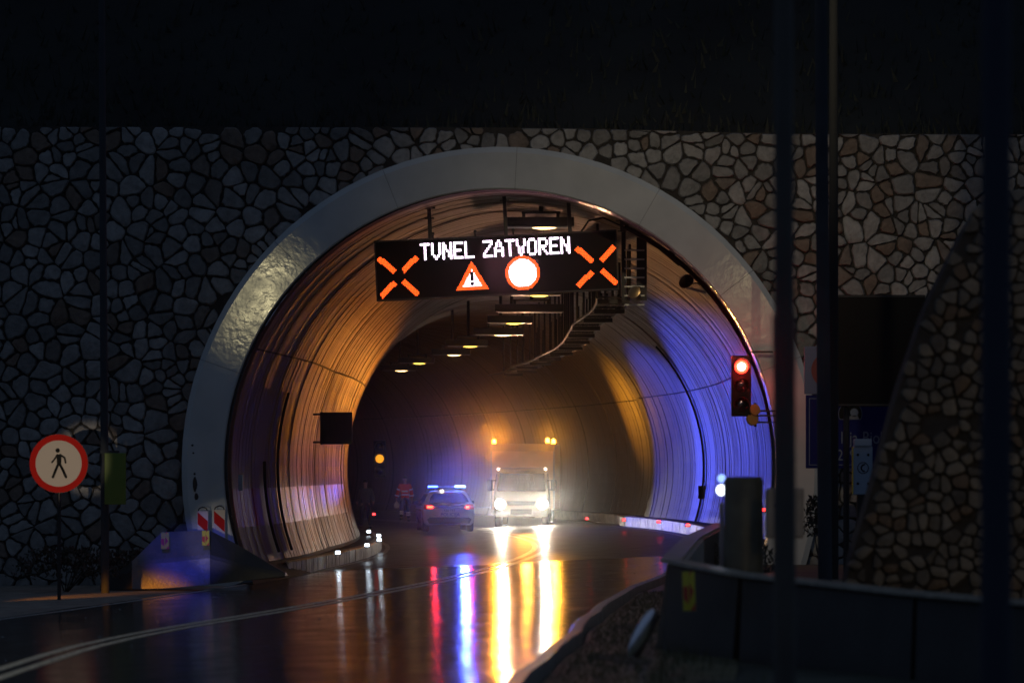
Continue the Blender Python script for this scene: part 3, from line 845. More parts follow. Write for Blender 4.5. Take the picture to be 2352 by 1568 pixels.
# conduit on the right wall at a section joint, with box
def wall_conduit(yc, th0, th1, label, boxth=None, side_=1):
    t_ = thing('wall_conduit', label, 'pipe')
    f = (lambda a: a) if side_ > 0 else (lambda a: PI - a)
    pts = [arc_pt(yc, f(lerp(th0, th1, i / 18)), RAD - .04) for i in range(19)]
    mb = MB(); mb.path(pts, .035, 6); mb.build('pipe', M['black'], t_)
    if boxth is not None:
        c = arc_pt(yc, f(boxth), RAD - .1); mb = MB(); mb.box((0, 0, 0), (.14, .26, .42), bev=.015); o = mb.build('junction_box', M['dark'], t_); o.location = c
wall_conduit(124.5, -.34, .75, 'dark conduit with a small box on the blue lit right wall', -.14)
wall_conduit(88.6, -.34, .30, 'thin vertical conduit on the left wall nearest the portal', None, -1)
wall_conduit(86.2, -.34, .02, 'short conduit low on the left wall near the ring', None, -1)

# ---------------------------------------------------------------- cctv camera
cc_ = thing('security_camera', 'round dark security camera on a bracket, upper right of the portal', 'camera', P(1590, 655, 83.4))
mb = MB(); Mx = Matrix.Translation((-.13, 0, .08)) @ Matrix.Rotation(R(75), 4, 'X') @ Matrix.Rotation(R(20), 4, 'Y')
mb.lathe([(.03, -.17), (.11, -.16), (.135, -.05), (.135, .10), (.10, .17), (.02, .18)], 18, Mx); mb.build('housing', M['black'], cc_, smooth=True)
mb = MB(); mb.box((.08, .03, -.10), (.46, .06, .05), ry=R(14)); mb.tube((-.10, 0, -.02), (-.12, .02, -.08), .02, n=6); mb.build('bracket', M['steel'], cc_)
mb = MB(); mb.path([(-.05, 0, .03), (.10, 0, .05), (.22, 0, -.02), (.34, 0, -.10), (.45, 0, -.22)], .014, 5); mb.build('cable', M['black'], cc_)

# ---------------------------------------------------------------- traffic signals
def signal(X, Y, d, H, W, lit, label, flip=False):
    c = P(X, Y, d); t = thing('traffic_light', label, 'traffic light', c)
    mb = MB(); mb.box((0, .12, 0), (W, .24, H), bev=.03); mb.build('housing', M['black'], t)
    for k in range(3):
        z = H * (.315 - .315 * k)
        r = W * .36
        mb = MB(); n = 20
        # visor: open half tube
        for i in range(n + 1):
            a_ = lerp(-.25, PI + .25, i / n)
            for yy, rr_ in ((0, r * 1.12), (-.22, r * 1.16)): mb.v.append((rr_ * math.cos(a_), yy, z + rr_ * math.sin(a_)))
        for i in range(n): mb.face((2 * i, 2 * i + 1, 2 * i + 3, 2 * i + 2))
        mb.build('visor', M['black'], t, smooth=True)
        mb = MB(); mb.lathe([(r, 0), (r * .9, .03), (r * .5, .055), (.01, .06)], 24, Matrix.Translation((0, .01, z)) @ Matrix.Rotation(R(90), 4, 'X'))
        m_ = {0: 'red', 1: 'amber', 2: 'green'}[k]
        if m_ == lit == 'red':
            mq = MB(); mq.lathe([(r * .60, 0), (r * .4, .02), (.01, .03)], 24, Matrix.Translation((0, -.04, z)) @ Matrix.Rotation(R(90), 4, 'X')); mq.build('bulb', M['e_bulb'], t, smooth=True)
        mb.build('lens', (M['e_signalred'] if lit == 'red' else M['e_signalamber']) if m_ == lit else M['glass'], t, smooth=True)
    return t, c
tl_, tc = signal(1703, 886, 80.6, 1.28, .41, 'red', 'traffic light glowing red on the right side of the portal')
mb = MB()
for z in (-.62, -.72, -.86): mb.box((.46, .2, z + .1), (.62, .05, .035))
mb.box((.30, .2, -.60), (.06, .06, .5)); mb.box((.42, .2, .72), (.5, .05, .04)); mb.build('bracket', M['dark'], tl_)
for (dx, dz, r_) in ((.28, -.50, .12), (.23, -.70, .13)):
    mb = MB(); mb.lathe([(r_ * .55, -.04), (r_, -.03), (r_, .03), (r_ * .55, .04)], 20, Matrix.Translation((dx, .05, dz)) @ Matrix.Rotation(R(80), 4, 'X') @ Matrix.Rotation(R(25), 4, 'Y'))
    mb.build('warning_beacon', mat('dull_yellow_plastic', (.42, .20, .04), .45), tl_, smooth=True)
lamp('traffic_light_core', 'SPOT', (tc.x, tc.y - .3, tc.z + .4), 350, (1, .02, .02), .12, (0, 0, 2.6), 1.4, 1)
lamp('traffic_light_glow', 'POINT', (tc.x - .05, tc.y - .32, tc.z + .42), 26, (1, .02, .02), .12)
signal(872, 1053, 140, 1.35, .44, 'amber', 'far traffic light glowing amber deep in the tunnel')

# black panel on the left wall
bp_ = thing('wall_panel', 'square black panel sticking out from the left tunnel wall', 'sign', P(772, 983, 93.5))
mb = MB(); mb.box((0, .05, 0), (.78, .10, .78), bev=.01); mb.build('panel', M['black'], bp_)
mb = MB(); mb.box((-.42, .22, .34), (.30, .05, .05)); mb.box((-.42, .22, -.34), (.30, .05, .05)); mb.box((-.36, .14, 0), (.05, .05, .8)); mb.build('bracket', M['dark'], bp_)
# small plate on the left reveal
sb_ = thing('junction_box', 'small grey box on the left reveal of the portal', 'box', P(553, 1108, 81.9)); mb = MB(); mb.box((0, 0, 0), (.10, .1, .34), bev=.01); mb.build('box_body', M['phonebox'], sb_)
mb = MB(); mb.box((0, -.053, 0), (.07, .012, .28)); mb.build('box_door', M['phonebox'], sb_)

# ---------------------------------------------------------------- kerb studs
def stud(X, Y, d, white, label):
    c = P(X, Y, d); t = thing('marker_stud', label, 'marker light', c, group='glowing studs along the kerbs')
    mb = MB(); mb.box((0, .05, -.03), (.16, .14, .05), bev=.01); mb.build('stud_body', M['dark'], t)
    mb = MB(); mb.box((0, -.025, 0), (.115 if white else .10, .03, .075), bev=.008); mb.build('stud_lens', M['e_stud'] if white else M['e_studr'], t)
    lamp('stud_light', 'POINT', (0, -.12, .06), .55 if white else .25, (.75, .87, 1) if white else (1, .04, .04), .03, parent=t)
for (X, Y, d, l) in ((637, 1288, 87.4, 'white stud nearest the portal, at the start of the left kerb'), (776, 1268, 93.5, 'second white stud along the left kerb'),
                     (843, 1251, 101, 'third white stud along the left kerb'), (871, 1239, 107, 'white stud where the left kerb bends round'),
                     (870, 1229, 113, 'white stud just above the one at the bend of the left kerb'), (847, 1220, 122, 'farthest white stud, at the feet of the standing man')):
    stud(X, Y, d, True, l)
for (X, Y, d, l) in ((1580, 1205, 107, 'red stud on the right kerb closest to the barrier'), (1513, 1197, 118, 'red stud, second from the barrier on the right kerb'),
                     (1433, 1193, 129, 'red stud, third from the barrier on the right kerb'), (1348, 1190, 142, 'farthest red stud on the right kerb beside the truck'),
                     (859, 1180, 140, 'red stud on the far wall beside the standing man'), (1080, 1178, 150, 'red stud on the far wall just right of the police car'), (1752, 1170, 84, 'red stud beside the grey cabinet on the right')):
    stud(X, Y, d, False, l)

# ---------------------------------------------------------------- vehicles
def loft(levels, n=10, corner=.25, m=0):
    """levels: (z, halfwidth, y_rear, y_front, corner_radius)"""
    mb = MB(); ring_n = None
    for (z, hw, yr, yf, cr) in levels:
        pts = []
        cr = min(cr, hw * .95, (yf - yr) / 2 * .95)
        for (cx, cyy, a0) in ((hw - cr, yf - cr, 0), (-hw + cr, yf - cr, PI / 2), (-hw + cr, yr + cr, PI), (hw - cr, yr + cr, 3 * PI / 2)):
            for k in range(n + 1):
                a = a0 + PI / 2 * k / n; pts.append((cx + cr * math.cos(a), cyy + cr * math.sin(a), z))
        ring_n = len(pts); mb.v += pts
    for j in range(len(levels) - 1):
        for i in range(ring_n): mb.face((j * ring_n + i, j * ring_n + (i + 1) % ring_n, (j + 1) * ring_n + (i + 1) % ring_n, (j + 1) * ring_n + i), m)
    mb.face(tuple(range(ring_n - 1, -1, -1))); mb.face(tuple(range((len(levels) - 1) * ring_n, len(levels) * ring_n)))
    return mb
def lv(levels, z):
    for a, b in zip(levels, levels[1:]):
        if z <= b[0]:
            t = (z - a[0]) / (b[0] - a[0]) if b[0] > a[0] else 0
            return [lerp(p, q, max(0, t)) for p, q in zip(a, b)]
    return list(levels[-1])
def end_y(levels, x, z, rear=True):
    _, hw, yr, yf, cr = lv(levels, z); x = abs(x)
    dx = max(0, x - (hw - cr)); off = cr - math.sqrt(max(0, cr * cr - min(dx, cr) ** 2))
    return (yr + off) if rear else (yf - off)
def patch(levels, poly, off, name, m, parent, rear=True, nx=12, nz=8, label=None):
    """poly: list of (z, xleft, xright) rows, bottom to top, laid on the body skin"""
    mb = MB(); z0, z1 = poly[0][0], poly[-1][0]; sg = -1 if rear else 1
    for side_ in (0, 1):
        for j in range(nz + 1):
            z = lerp(z0, z1, j / nz)
            xl = interp([(p[0], p[1]) for p in poly], z); xr = interp([(p[0], p[2]) for p in poly], z)
            for i in range(nx + 1):
                x = lerp(xl, xr, i / nx); mb.v.append((x, end_y(levels, x, z, rear) + sg * (off if side_ == 0 else -.02), z))
    K = (nx + 1) * (nz + 1)
    for j in range(nz):
        for i in range(nx):
            a = j * (nx + 1) + i; mb.face((a, a + 1, a + nx + 2, a + nx + 1)); mb.face((K + a, K + a + nx + 1, K + a + nx + 2, K + a + 1))
    for i in range(nx):
        a = i; mb.face((a, K + a, K + a + 1, a + 1)); a = nz * (nx + 1) + i; mb.face((a, a + 1, K + a + 1, K + a))
    for j in range(nz):
        a = j * (nx + 1); mb.face((a, a + nx + 1, K + a + nx + 1, K + a)); a += nx; mb.face((a, K + a, K + a + nx + 1, a + nx + 1))
    return mb.build(name, m, parent, smooth=True, angle=50, label=label)
def text(name, body, size, loc, rot, m, parent, sx=1, ext=.004, label=None, bold=0):
    cu = bpy.data.curves.new(name, 'FONT'); cu.body = body; cu.size = size; cu.extrude = ext; cu.align_x = 'CENTER'; cu.align_y = 'CENTER'; cu.offset = bold
    cu.materials.append(m); o = bpy.data.objects.new(name, cu); COL.objects.link(o); o.parent = parent; o.location = loc; o.rotation_euler = rot; o.scale = (sx, 1, 1)
    bpy.context.view_layer.update()
    me = bpy.data.meshes.new_from_object(o.evaluated_get(bpy.context.evaluated_depsgraph_get()))
    n_ = bpy.data.objects.new(name, me); n_.parent = parent; n_.location = loc; n_.rotation_euler = rot; n_.scale = (sx, 1, 1)
    bpy.data.objects.remove(o); COL.objects.link(n_); n_.name = name; o = n_
    if label: o['label'] = label
    return o
def wheel(parent, x, y, r, wdt, name='wheel'):
    mb = MB(); Mx = Matrix.Translation((x, y, r)) @ Matrix.Rotation(R(90), 4, 'Y')
    mb.lathe([(r * .66, -wdt / 2), (r * .94, -wdt / 2), (r, -wdt / 2 + .03), (r, wdt / 2 - .03), (r * .94, wdt / 2), (r * .66, wdt / 2)], 28, Mx)
    wv = mb.build(name, M['rubber'], parent, smooth=True, angle=35)
    mb = MB(); Mx = Matrix.Translation((x, y, r)) @ Matrix.Rotation(R(90), 4, 'Y')
    mb.lathe([(r * .2, -wdt / 2 - .004), (r * .6, -wdt / 2 + .01), (r * .65, -wdt / 2), (r * .65, wdt / 2), (r * .6, wdt / 2 - .01), (r * .2, wdt / 2 + .004)], 24, Mx)
    mb.build('rim', M['steel'], wv, smooth=True, angle=35)

cd_ = 137.0; cpos = P(1019, 1222, cd_)
car = thing('police_car', 'white police estate car seen from behind with blue roof beacons flashing', 'car', (cpos.x, cd_ + 2.2, rz(-1.9) + .0), rz=R(5))
car.location.z = cpos.z + .02
CL = [(.24, .80, -2.30, 2.25, .25), (.32, .88, -2.36, 2.34, .32), (.50, .915, -2.40, 2.40, .36), (.66, .92, -2.40, 2.40, .38), (.76, .92, -2.36, 2.32, .36),
      (.92, .915, -2.31, 1.85, .34), (.99, .90, -2.28, 1.30, .34), (1.05, .86, -2.22, 1.10, .36), (1.20, .80, -2.02, .82, .38), (1.36, .71, -1.80, .50, .38), (1.44, .64, -1.66, .26, .38), (1.475, .52, -1.50, .05, .35), (1.485, .3, -1.2, -.2, .25)]
loft(CL).build('body', M['carpaint'], car, smooth=True, angle=40)
patch(CL, [(1.01, -.60, .60), (1.05, -.72, .72), (1.22, -.66, .66), (1.36, -.54, .54), (1.385, -.48, .48)], .012, 'rear_window', M['glass'], car, nx=16)
patch(CL, [(.845, -.93, .93), (.945, -.93, .93)], .008, 'livery_stripe', M['blueband'], car, nx=24, nz=2)
patch(CL, [(.30, -.72, .72), (.44, -.80, .80), (.52, -.70, .70)], .014, 'rear_bumper', M['black'], car, nx=16)
for s_ in (-1, 1):
    xs_ = sorted((s_ * .50, s_ * .885))
    patch(CL, [(.80, *( (-.885, -.60) if s_ < 0 else (.60, .885))), (.86, *((-.90, -.50) if s_ < 0 else (.50, .90))), (.985, *((-.88, -.62) if s_ < 0 else (.62, .88)))], .022, 'tail_light', M['signred'], car, nx=8, nz=4)
    xx = s_ * .69
    patch(CL, [(.845, xx - .10, xx + (.10 if s_ < 0 else .03)), (.925, xx - .10, xx + (.10 if s_ < 0 else .03))], .034, 'tail_bulb', M['e_tail'], car, nx=3, nz=2)
    wheel(car, s_ * .80, -1.42, .33, .23); wheel(car, s_ * .80, 1.42, .33, .23)
    # side windows
    mb = MB(); vv = []
    for (y_, z_) in ((-1.75, 1.08), (.85, 1.08), (.35, 1.34), (-1.55, 1.34)):
        hw = lv(CL, z_)[1]; vv += [(s_ * (hw + .012), y_, z_), (s_ * (hw - .02), y_, z_)]
    mb.add(vv, [(0, 2, 4, 6), (1, 7, 5, 3), (0, 1, 3, 2), (2, 3, 5, 4), (4, 5, 7, 6), (6, 7, 1, 0)]); mb.build('side_window', M['glass'], car)
    mb = MB(); mb.box((s_ * 1.02, .78, 1.02), (.20, .12, .13), bev=.03); mb.box((s_ * .92, .78, .98), (.12, .04, .04)); mb.build('wing_mirror', M['black'], car)
    # side stripe
    mb = MB(); mb.box((s_ * .921, 0, .86), (.012, 4.0, .12)); mb.build('side_stripe', M['blueband'], car)
mb = MB(); mb.box((0, end_y(CL, 0, .76) - .012, .765), (.54, .02, .12), bev=.004); pl = mb.build('number_plate', mat('plate_white', (.6, .6, .6), .4), car)
text('plate_number', '120 793', .12, (0, end_y(CL, 0, .76) - .026, .765), (R(90), 0, 0), M['black'], car, ext=.002)
text('lettering', 'POLICIJA', .155, (.03, end_y(CL, 0, .61) - .014, .615), (R(90), 0, 0), mat('blue_lettering', (.02, .04, .30), .4), car, sx=1.12, bold=.002)
text('small_lettering', 'POLICE', .05, (-.50, end_y(CL, .5, .61) - .012, .60), (R(88), 0, R(-3)), M['blueband'], car)
mb = MB(); mb.box((0, -1.93, 1.39), (.34, .012, .02)); mb.build('brake_lamp', M['signred'], car)
mb = MB(); mb.box((0, -2.31, .985), (.28, .03, .02)); mb.lathe([(.045, 0), (.04, .015), (.01, .02)], 16, Matrix.Translation((0, -2.315, .955)) @ Matrix.Rotation(R(90), 4, 'X')); mb.build('badge', M['steel'], car)
# light bar
lb = MB(); lb.box((0, -.95, 1.555), (1.30, .30, .05), bev=.02); bar_ = lb.build('light_bar', M['black'], car)
mb = MB(); mb.box((-.02, -1.10, 1.60), (.62, .03, .085), bev=.008); mb.build('bar_sign', mat('bar_sign_grey', (.35, .33, .33), .4), bar_)
text('bar_lettering', 'POLICIJA', .095, (-.02, -1.118, 1.60), (R(90), 0, 0), M['black'], bar_, sx=1.1, ext=.001)
mb = MB(); mb.box((-.50, -.95, 1.60), (.34, .26, .07), bev=.025); mb.build('beacon', M['e_blue2'], bar_)
mb = MB(); mb.box((.48, -.95, 1.605), (.38, .26, .09), bev=.03); mb.build('beacon', M['e_blue'], bar_)
mb = MB(); mb.box((-.22, -1.66, 1.475), (.12, .05, .03)); mb.build('roof_marker', M['e_marker'], car)
mb = MB()
for s_ in (-.45, .45): mb.box((s_, -.95, 1.505), (.06, .12, .08))
mb.build('bar_foot', M['dark'], bar_)
cb = car.matrix_basis if False else Matrix.Translation(car.location) @ Matrix.Rotation(R(5), 4, 'Z')
lamp('car_beacon_light', 'POINT', tuple(cb @ Vector((.48, -1.0, 1.78))), 5, (.10, .17, 1), .10)
lamp('car_beacon_beam', 'SPOT', tuple(cb @ Vector((.48, -1.3, 1.78))), 520, (.09, .11, 1), .10, (5.5, 106, 2.2), 14, .35)
lamp('car_beacon_beam', 'SPOT', tuple(cb @ Vector((.48, -1.3, 1.78))), 3000, (.07, .10, 1), .10, (5.2, 121, 2.0), 30, .35)
lamp('car_beacon_beam', 'SPOT', tuple(cb @ Vector((.48, -1.3, 1.78))), 2600, (.07, .10, 1), .10, (4.9, 133, 2.2), 60, .4)
lamp('car_beacon_road', 'SPOT', tuple(cb @ Vector((.48, -1.3, 1.70))), 1500, (.05, .10, 1), .10, (-.6, 58, 0), 4.5, 1)
for s_ in (-.66, .66): lamp('tail_light_road', 'SPOT', tuple(cb @ Vector((s_, -2.5, .9))), 45, (1, .02, .03), .06, (-1.2 + s_ * .5, 60, 0), 5, 1)
lamp('car_beacon_core', 'SPOT', tuple(cb @ Vector((.48, -1.3, 1.78))), 3200, (.04, .09, 1), .10, (0, 0, 2.4), .75, 1)
lamp('car_beacon_beam_left', 'SPOT', tuple(cb @ Vector((-.5, -1.3, 1.78))), 420, (.09, .12, 1), .10, (-4.6, 100, 2.6), 5.5, .6)

# truck facing the camera
td = 146.0; tp = P(1190, 1213, td)
truck = thing('box_truck', 'box truck facing the camera with glaring headlights and three amber roof beacons', 'truck', (tp.x + .12, td, tp.z + .02), rz=PI + R(-3))
# local: +y = truck front after rotation by 180: front towards the camera; x mirrored
TL_ = [(.42, .98, -1.9, -.10, .18), (.60, 1.05, -1.9, 0, .22), (1.00, 1.06, -1.9, .02, .24), (1.28, 1.06, -1.9, -.02, .24), (1.42, 1.05, -1.9, -.14, .22), (2.12, .96, -1.9, -.62, .22), (2.22, .92, -1.9, -.72, .22), (2.30, .82, -1.8, -.95, .2)]
loft(TL_).build('cab', M['truckpaint'], truck, smooth=True, angle=40)
patch(TL_, [(1.40, -.92, .92), (1.46, -.94, .94), (2.08, -.84, .84)], .012, 'windscreen', M['glass'], truck, rear=False, nx=14)
patch(TL_, [(.86, -.50, .50), (1.00, -.56, .56), (1.02, -.56, .56)], .014, 'grille', M['dark'], truck, rear=False)
patch(TL_, [(.44, -.95, .95), (.66, -1.0, 1.0)], .03, 'front_bumper', M['greybox'], truck, rear=False, nx=14)
text('cab_lettering', 'Schutzengel', .085, (0, end_y(TL_, 0, 2.15, False) + .03, 2.15), (R(90), 0, PI), M['signpale'], truck, sx=1.3)
mb = MB(); mb.box((0, -3.6, 1.93), (2.44, 5.2, 2.50), bev=.03); mb.build('cargo_box', M['truckbox'], truck)
mb = MB(); mb.box((0, -.98, 3.06), (2.46, .05, .28), bev=.01); mb.build('box_header', M['truckpaint'], truck)
for s_ in (-1, 1):
    mb = MB(); mb.box((s_ * 1.20, -1.0, 1.9), (.06, .04, 2.4)); mb.build('corner_trim', M['steel'], truck)
mb = MB(); mb.box((0, -2.8, .62), (.8, 6.0, .2)); mb.build('chassis', M['dark'], truck)
for s_ in (-1, 1):
    wheel(truck, s_ * .90, -.75, .42, .26); wheel(truck, s_ * .90, -4.6, .42, .26)
    mb = MB(); mb.lathe([(.18, 0), (.19, .03), (.13, .07), (.02, .085)], 24, Matrix.Translation((s_ * .80, end_y(TL_, .8, .88, False) + .0, .90)) @ Matrix.Rotation(R(-90), 4, 'X'))
    mb.build('headlight', M['e_head'], truck, smooth=True)
    mb = MB(); mb.lathe([(.23, 0), (.24, .02), (.22, .03)], 24, Matrix.Translation((s_ * .80, end_y(TL_, .8, .88, False) - .01, .90)) @ Matrix.Rotation(R(-90), 4, 'X'))
    mb.build('headlight_surround', M['steel'], truck, smooth=True)
    mb = MB(); mb.box((s_ * 1.22, -.32, 1.62), (.20, .10, .42), bev=.03); mb.box((s_ * 1.08, -.36, 1.80), (.22, .03, .03)); mb.box((s_ * 1.08, -.36, 1.45), (.22, .03, .03)); mb.build('wing_mirror', M['black'], truck)
    mb = MB(); mb.lathe([(.045, 0), (.05, .03), (.02, .05)], 14, Matrix.Translation((s_ * .90, -.58, 2.235)) @ Matrix.Rotation(R(-90), 4, 'X')); mb.build('marker_lamp', M['e_marker'], truck)
    mb = MB(); vv = []
    for (y_, z_) in ((-1.35, 1.45), (-.42, 1.45), (-.80, 2.06), (-1.35, 2.06)):
        hw = lv(TL_, z_)[1]; vv += [(s_ * (hw + .012), y_, z_), (s_ * (hw - .02), y_, z_)]
    mb.add(vv, [(0, 2, 4, 6), (1, 7, 5, 3), (0, 1, 3, 2), (2, 3, 5, 4), (4, 5, 7, 6), (6, 7, 1, 0)]); mb.build('side_window', M['glass'], truck)
TM = Matrix.Translation(truck.location) @ Matrix.Rotation(PI + R(-3), 4, 'Z')
for (bx_, dz_) in ((1.10, 0), (-.95, .04), (-1.18, 0)):
    mb = MB(); mb.lathe([(.08, 3.17), (.10, 3.20), (.09, 3.21)], 16, Matrix.Translation((bx_, -1.15, dz_))); mb.build('beacon_base', M['dark'], truck, smooth=True)
    mb = MB(); mb.lathe([(.075, 3.21), (.08, 3.27), (.075, 3.34), (.04, 3.38), (.01, 3.385)], 16, Matrix.Translation((bx_, -1.15, dz_))); mb.build('beacon', M['e_amber'], truck, smooth=True)
for bx_ in (1.05, -1.05): lamp('truck_beacon_light', 'POINT', tuple(TM @ Vector((bx_, -.45, 3.35))), 8, (1, .36, .04), .09)
lamp('truck_beacon_beam', 'SPOT', tuple(TM @ Vector((1.10, -.85, 3.5))), 3300, (1, .27, .015), .12, (-5.2, 84, 2.8), 12, .9)
lamp('truck_beacon_beam', 'SPOT', tuple(TM @ Vector((1.10, -.85, 3.5))), 1500, (1, .40, .06), .10, (-4.5, 104, 4.4), 5, .8)
lamp('truck_beacon_beam', 'SPOT', tuple(TM @ Vector((-1.06, -.85, 3.5))), 360, (1, .36, .02), .10, (4.1, 143.5, 4.3), 58, 1)
lamp('truck_beacon_beam', 'SPOT', tuple(TM @ Vector((-1.0, -.8, 3.6))), 1100, (1, .34, .06), .12, (4.3, 85, 6.4), 7, 1)
lamp('truck_beacon_beam', 'SPOT', tuple(TM @ Vector((0, -.4, 3.6))), 1500, (1, .46, .24), .12, (-.2, 87, 7.5), 8, .8)
lamp('truck_beacon_beam', 'SPOT', tuple(TM @ Vector((0, .2, 3.3))), 900, (1, .36, .05), .14, (.6, 116, -.6), 13, 1)
for bx_ in (1.10, -1.0): lamp('truck_beacon_road', 'SPOT', tuple(TM @ Vector((bx_, -.85, 3.3))), 750, (1, .36, .02), .06, (bx_ * -.5 + .2, 58, 0), 4.5, 1)
for bx_ in (1.10, -.95, -1.18): lamp('truck_beacon_core', 'SPOT', tuple(TM @ Vector((bx_, -.95, 3.4))), 800, (1, .34, .02), .08, (0, 0, 2.5), .7, 1)
for s_ in (-1, 1):
    p0 = TM @ Vector((s_ * .80, .12, .92))
    lamp('headlight_beam', 'SPOT', tuple(p0), 900, (1, .90, .72), .11, (p0.x - .3, p0.y - 40, .92 - 40 * math.tan(R(28))), 60, .06)
for s_ in (-1, 1):
    p0 = TM @ Vector((s_ * .80, .12, .92))
    lamp('headlight_core', 'SPOT', tuple(p0), 4000, (1, .88, .64), .11, (0, 0, 2.3), .74, 1)
lamp('headlight_beam', 'SPOT', tuple(TM @ Vector((-.8, .15, .9))), 180, (1, .90, .76), .1, (5.6, 120, -1.2), 34, .5)
lamp('headlight_beam', 'SPOT', tuple(TM @ Vector((.8, .15, .9))), 800, (1, .82, .60), .1, (-4.7, 104, -1.0), 6.5, .5)
lamp('marker_spill', 'POINT', tuple(TM @ Vector((0, .9, 2.2))), 5, (1, .6, .25), .2)

# ---------------------------------------------------------------- people
def skinned(name, joints, bones, m, parent, sub=2, root=0):
    me = bpy.data.meshes.new(name); names = list(joints)
    me.from_pydata([joints[k][0] for k in names], [(names.index(a), names.index(b)) for a, b in bones] and [(names.index(a), names.index(b)) for a, b in bones], [])
    o = bpy.data.objects.new(name, me); COL.objects.link(o); o.parent = parent
    md = o.modifiers.new('skin', 'SKIN'); md.use_smooth_shade = True
    for i, k in enumerate(names):
        r = joints[k][1]; sv = me.skin_vertices[0].data[i]; sv.radius = r if isinstance(r, tuple) else (r, r); sv.use_root = (i == root)
    s = o.modifiers.new('sub', 'SUBSURF'); s.levels = sub; s.render_levels = sub
    me.materials.append(m)
    return o
def person(label, loc, rzz, S, jacket, trousers, stride, hivis, armL, armR, headdrop=0):
    t = thing('person', label, 'person', loc, rzz)
    def v(x, y, z): return Vector((x * S, y * S, z * S))
    J = {'hip': (v(0, 0, .95), (.15 * S, .11 * S)), 'waist': (v(0, 0, 1.10), (.14 * S, .10 * S)), 'chest': (v(0, -.01, 1.32), (.165 * S, .115 * S)),
         'neck0': (v(0, 0, 1.48), .07 * S), 'neck': (v(0, .0, 1.54), .052 * S), 'head0': (v(0, .015, 1.62), (.075 * S, .085 * S)), 'head': (v(0, .02, 1.70), (.078 * S, .09 * S)), 'crown': (v(0, .015, 1.755), (.05 * S, .06 * S))}
    B = [('hip', 'waist'), ('waist', 'chest'), ('chest', 'neck0'), ('neck0', 'neck'), ('neck', 'head0'), ('head0', 'head'), ('head', 'crown')]
    for s_, nm, leg, arm in ((-1, 'l', stride[0], armL), (1, 'r', stride[1], armR)):
        J['th' + nm] = (v(s_ * .10, 0, .86), .085 * S); J['kn' + nm] = (v(s_ * .11 + leg[0] * .4, leg[1] * .5, .50), .058 * S)
        J['an' + nm] = (v(s_ * .12 + leg[0], leg[1], .10 + leg[2]), .042 * S); J['to' + nm] = (v(s_ * .13 + leg[0], leg[1] + .14, .045 + leg[2] * .6), .04 * S)
        J['sh' + nm] = (v(s_ * .19, 0, 1.42), .065 * S); J['el' + nm] = (v(s_ * (.26) + arm[0] * .4, arm[1] * .4, 1.14), .045 * S)
        J['wr' + nm] = (v(s_ * .28 + arm[0], arm[1], .90 + arm[2]), .03 * S); J['ha' + nm] = (v(s_ * .28 + arm[0], arm[1] + .02, .84 + arm[2]), (.022 * S, .04 * S)); J['hb' + nm] = (v(s_ * .28 + arm[0], arm[1] + .03, .79 + arm[2]), (.016 * S, .034 * S))
        B += [('hip', 'th' + nm), ('th' + nm, 'kn' + nm), ('kn' + nm, 'an' + nm), ('an' + nm, 'to' + nm), ('chest', 'sh' + nm), ('sh' + nm, 'el' + nm), ('el' + nm, 'wr' + nm), ('wr' + nm, 'ha' + nm), ('ha' + nm, 'hb' + nm)]
    skinned('body', J, B, M['skin'], t)
    # fingers and thumbs
    for nm, s_ in (('l', -1), ('r', 1)):
        hb = J['hb' + nm][0]
        for k in range(4):
            mb = MB(); x = hb.x; yk = hb.y + (-.030 + .02 * k) * S; ln = (.07, .08, .085, .07)[k] * S
            mb.tube((x, yk, hb.z + .01), (x - s_ * .008, yk + .002, hb.z - ln * .55), .0095 * S, n=6); mb.tube((x - s_ * .008, yk + .002, hb.z - ln * .55), (x - s_ * .024, yk, hb.z - ln), .008 * S, n=6); mb.build('finger', M['skin'], t, smooth=True)
        mb = MB(); mb.tube((hb.x, hb.y + .03 * S, hb.z + .04), (hb.x - s_ * .01, hb.y + .07 * S, hb.z - .01), .011 * S, .008 * S, n=6); mb.build('thumb', M['skin'], t, smooth=True)
    # clothes
    g = lambda k, e: (J[k][0], tuple(q + e * S for q in J[k][1]) if isinstance(J[k][1], tuple) else J[k][1] + e * S)
    e = .034 if not hivis else .035
    JJ = {k: g(k, e) for k in ('waist', 'chest', 'neck0', 'shl', 'shr', 'ell', 'elr', 'wrl', 'wrr')}
    JJ['hem'] = (v(0, 0, .93), (.165 * S, .125 * S) if not hivis else (.20 * S, .15 * S))
    JJ['neck0'] = (v(0, 0, 1.47), (.085 * S))
    skinned('jacket', JJ, [('hem', 'waist'), ('waist', 'chest'), ('chest', 'neck0'), ('chest', 'shl'), ('shl', 'ell'), ('ell', 'wrl'), ('chest', 'shr'), ('shr', 'elr'), ('elr', 'wrr')], jacket, t)
    TT = {k: g(k, .020) for k in ('thl', 'thr', 'knl', 'knr', 'anl', 'anr')}
    TT['hip'] = (v(0, 0, .96), (.165 * S, .125 * S))
    skinned('trousers', TT, [('hip', 'thl'), ('thl', 'knl'), ('knl', 'anl'), ('hip', 'thr'), ('thr', 'knr'), ('knr', 'anr')], trousers, t)
    for nm in 'lr':
        a, b = J['an' + nm][0], J['to' + nm][0]; mb = MB(); mb.box((a + (b - a) * .45 - Vector((0, 0, .025 * S))), (.10 * S, .27 * S, .10 * S), bev=.035 * S); mb.build('boot', M['rubber'], t, smooth=True)
    hd = J['head'][0]
    bm = bmesh.new(); bmesh.ops.create_uvsphere(bm, u_segments=20, v_segments=12, radius=1)
    for q in list(bm.verts):
        if q.co.z < -.25 or (q.co.y > .55 and q.co.z < .35): bm.verts.remove(q)
    for q in bm.verts: q.co = hd + Vector((q.co.x * .088 * S, q.co.y * .10 * S - .008, q.co.z * .098 * S + .012))
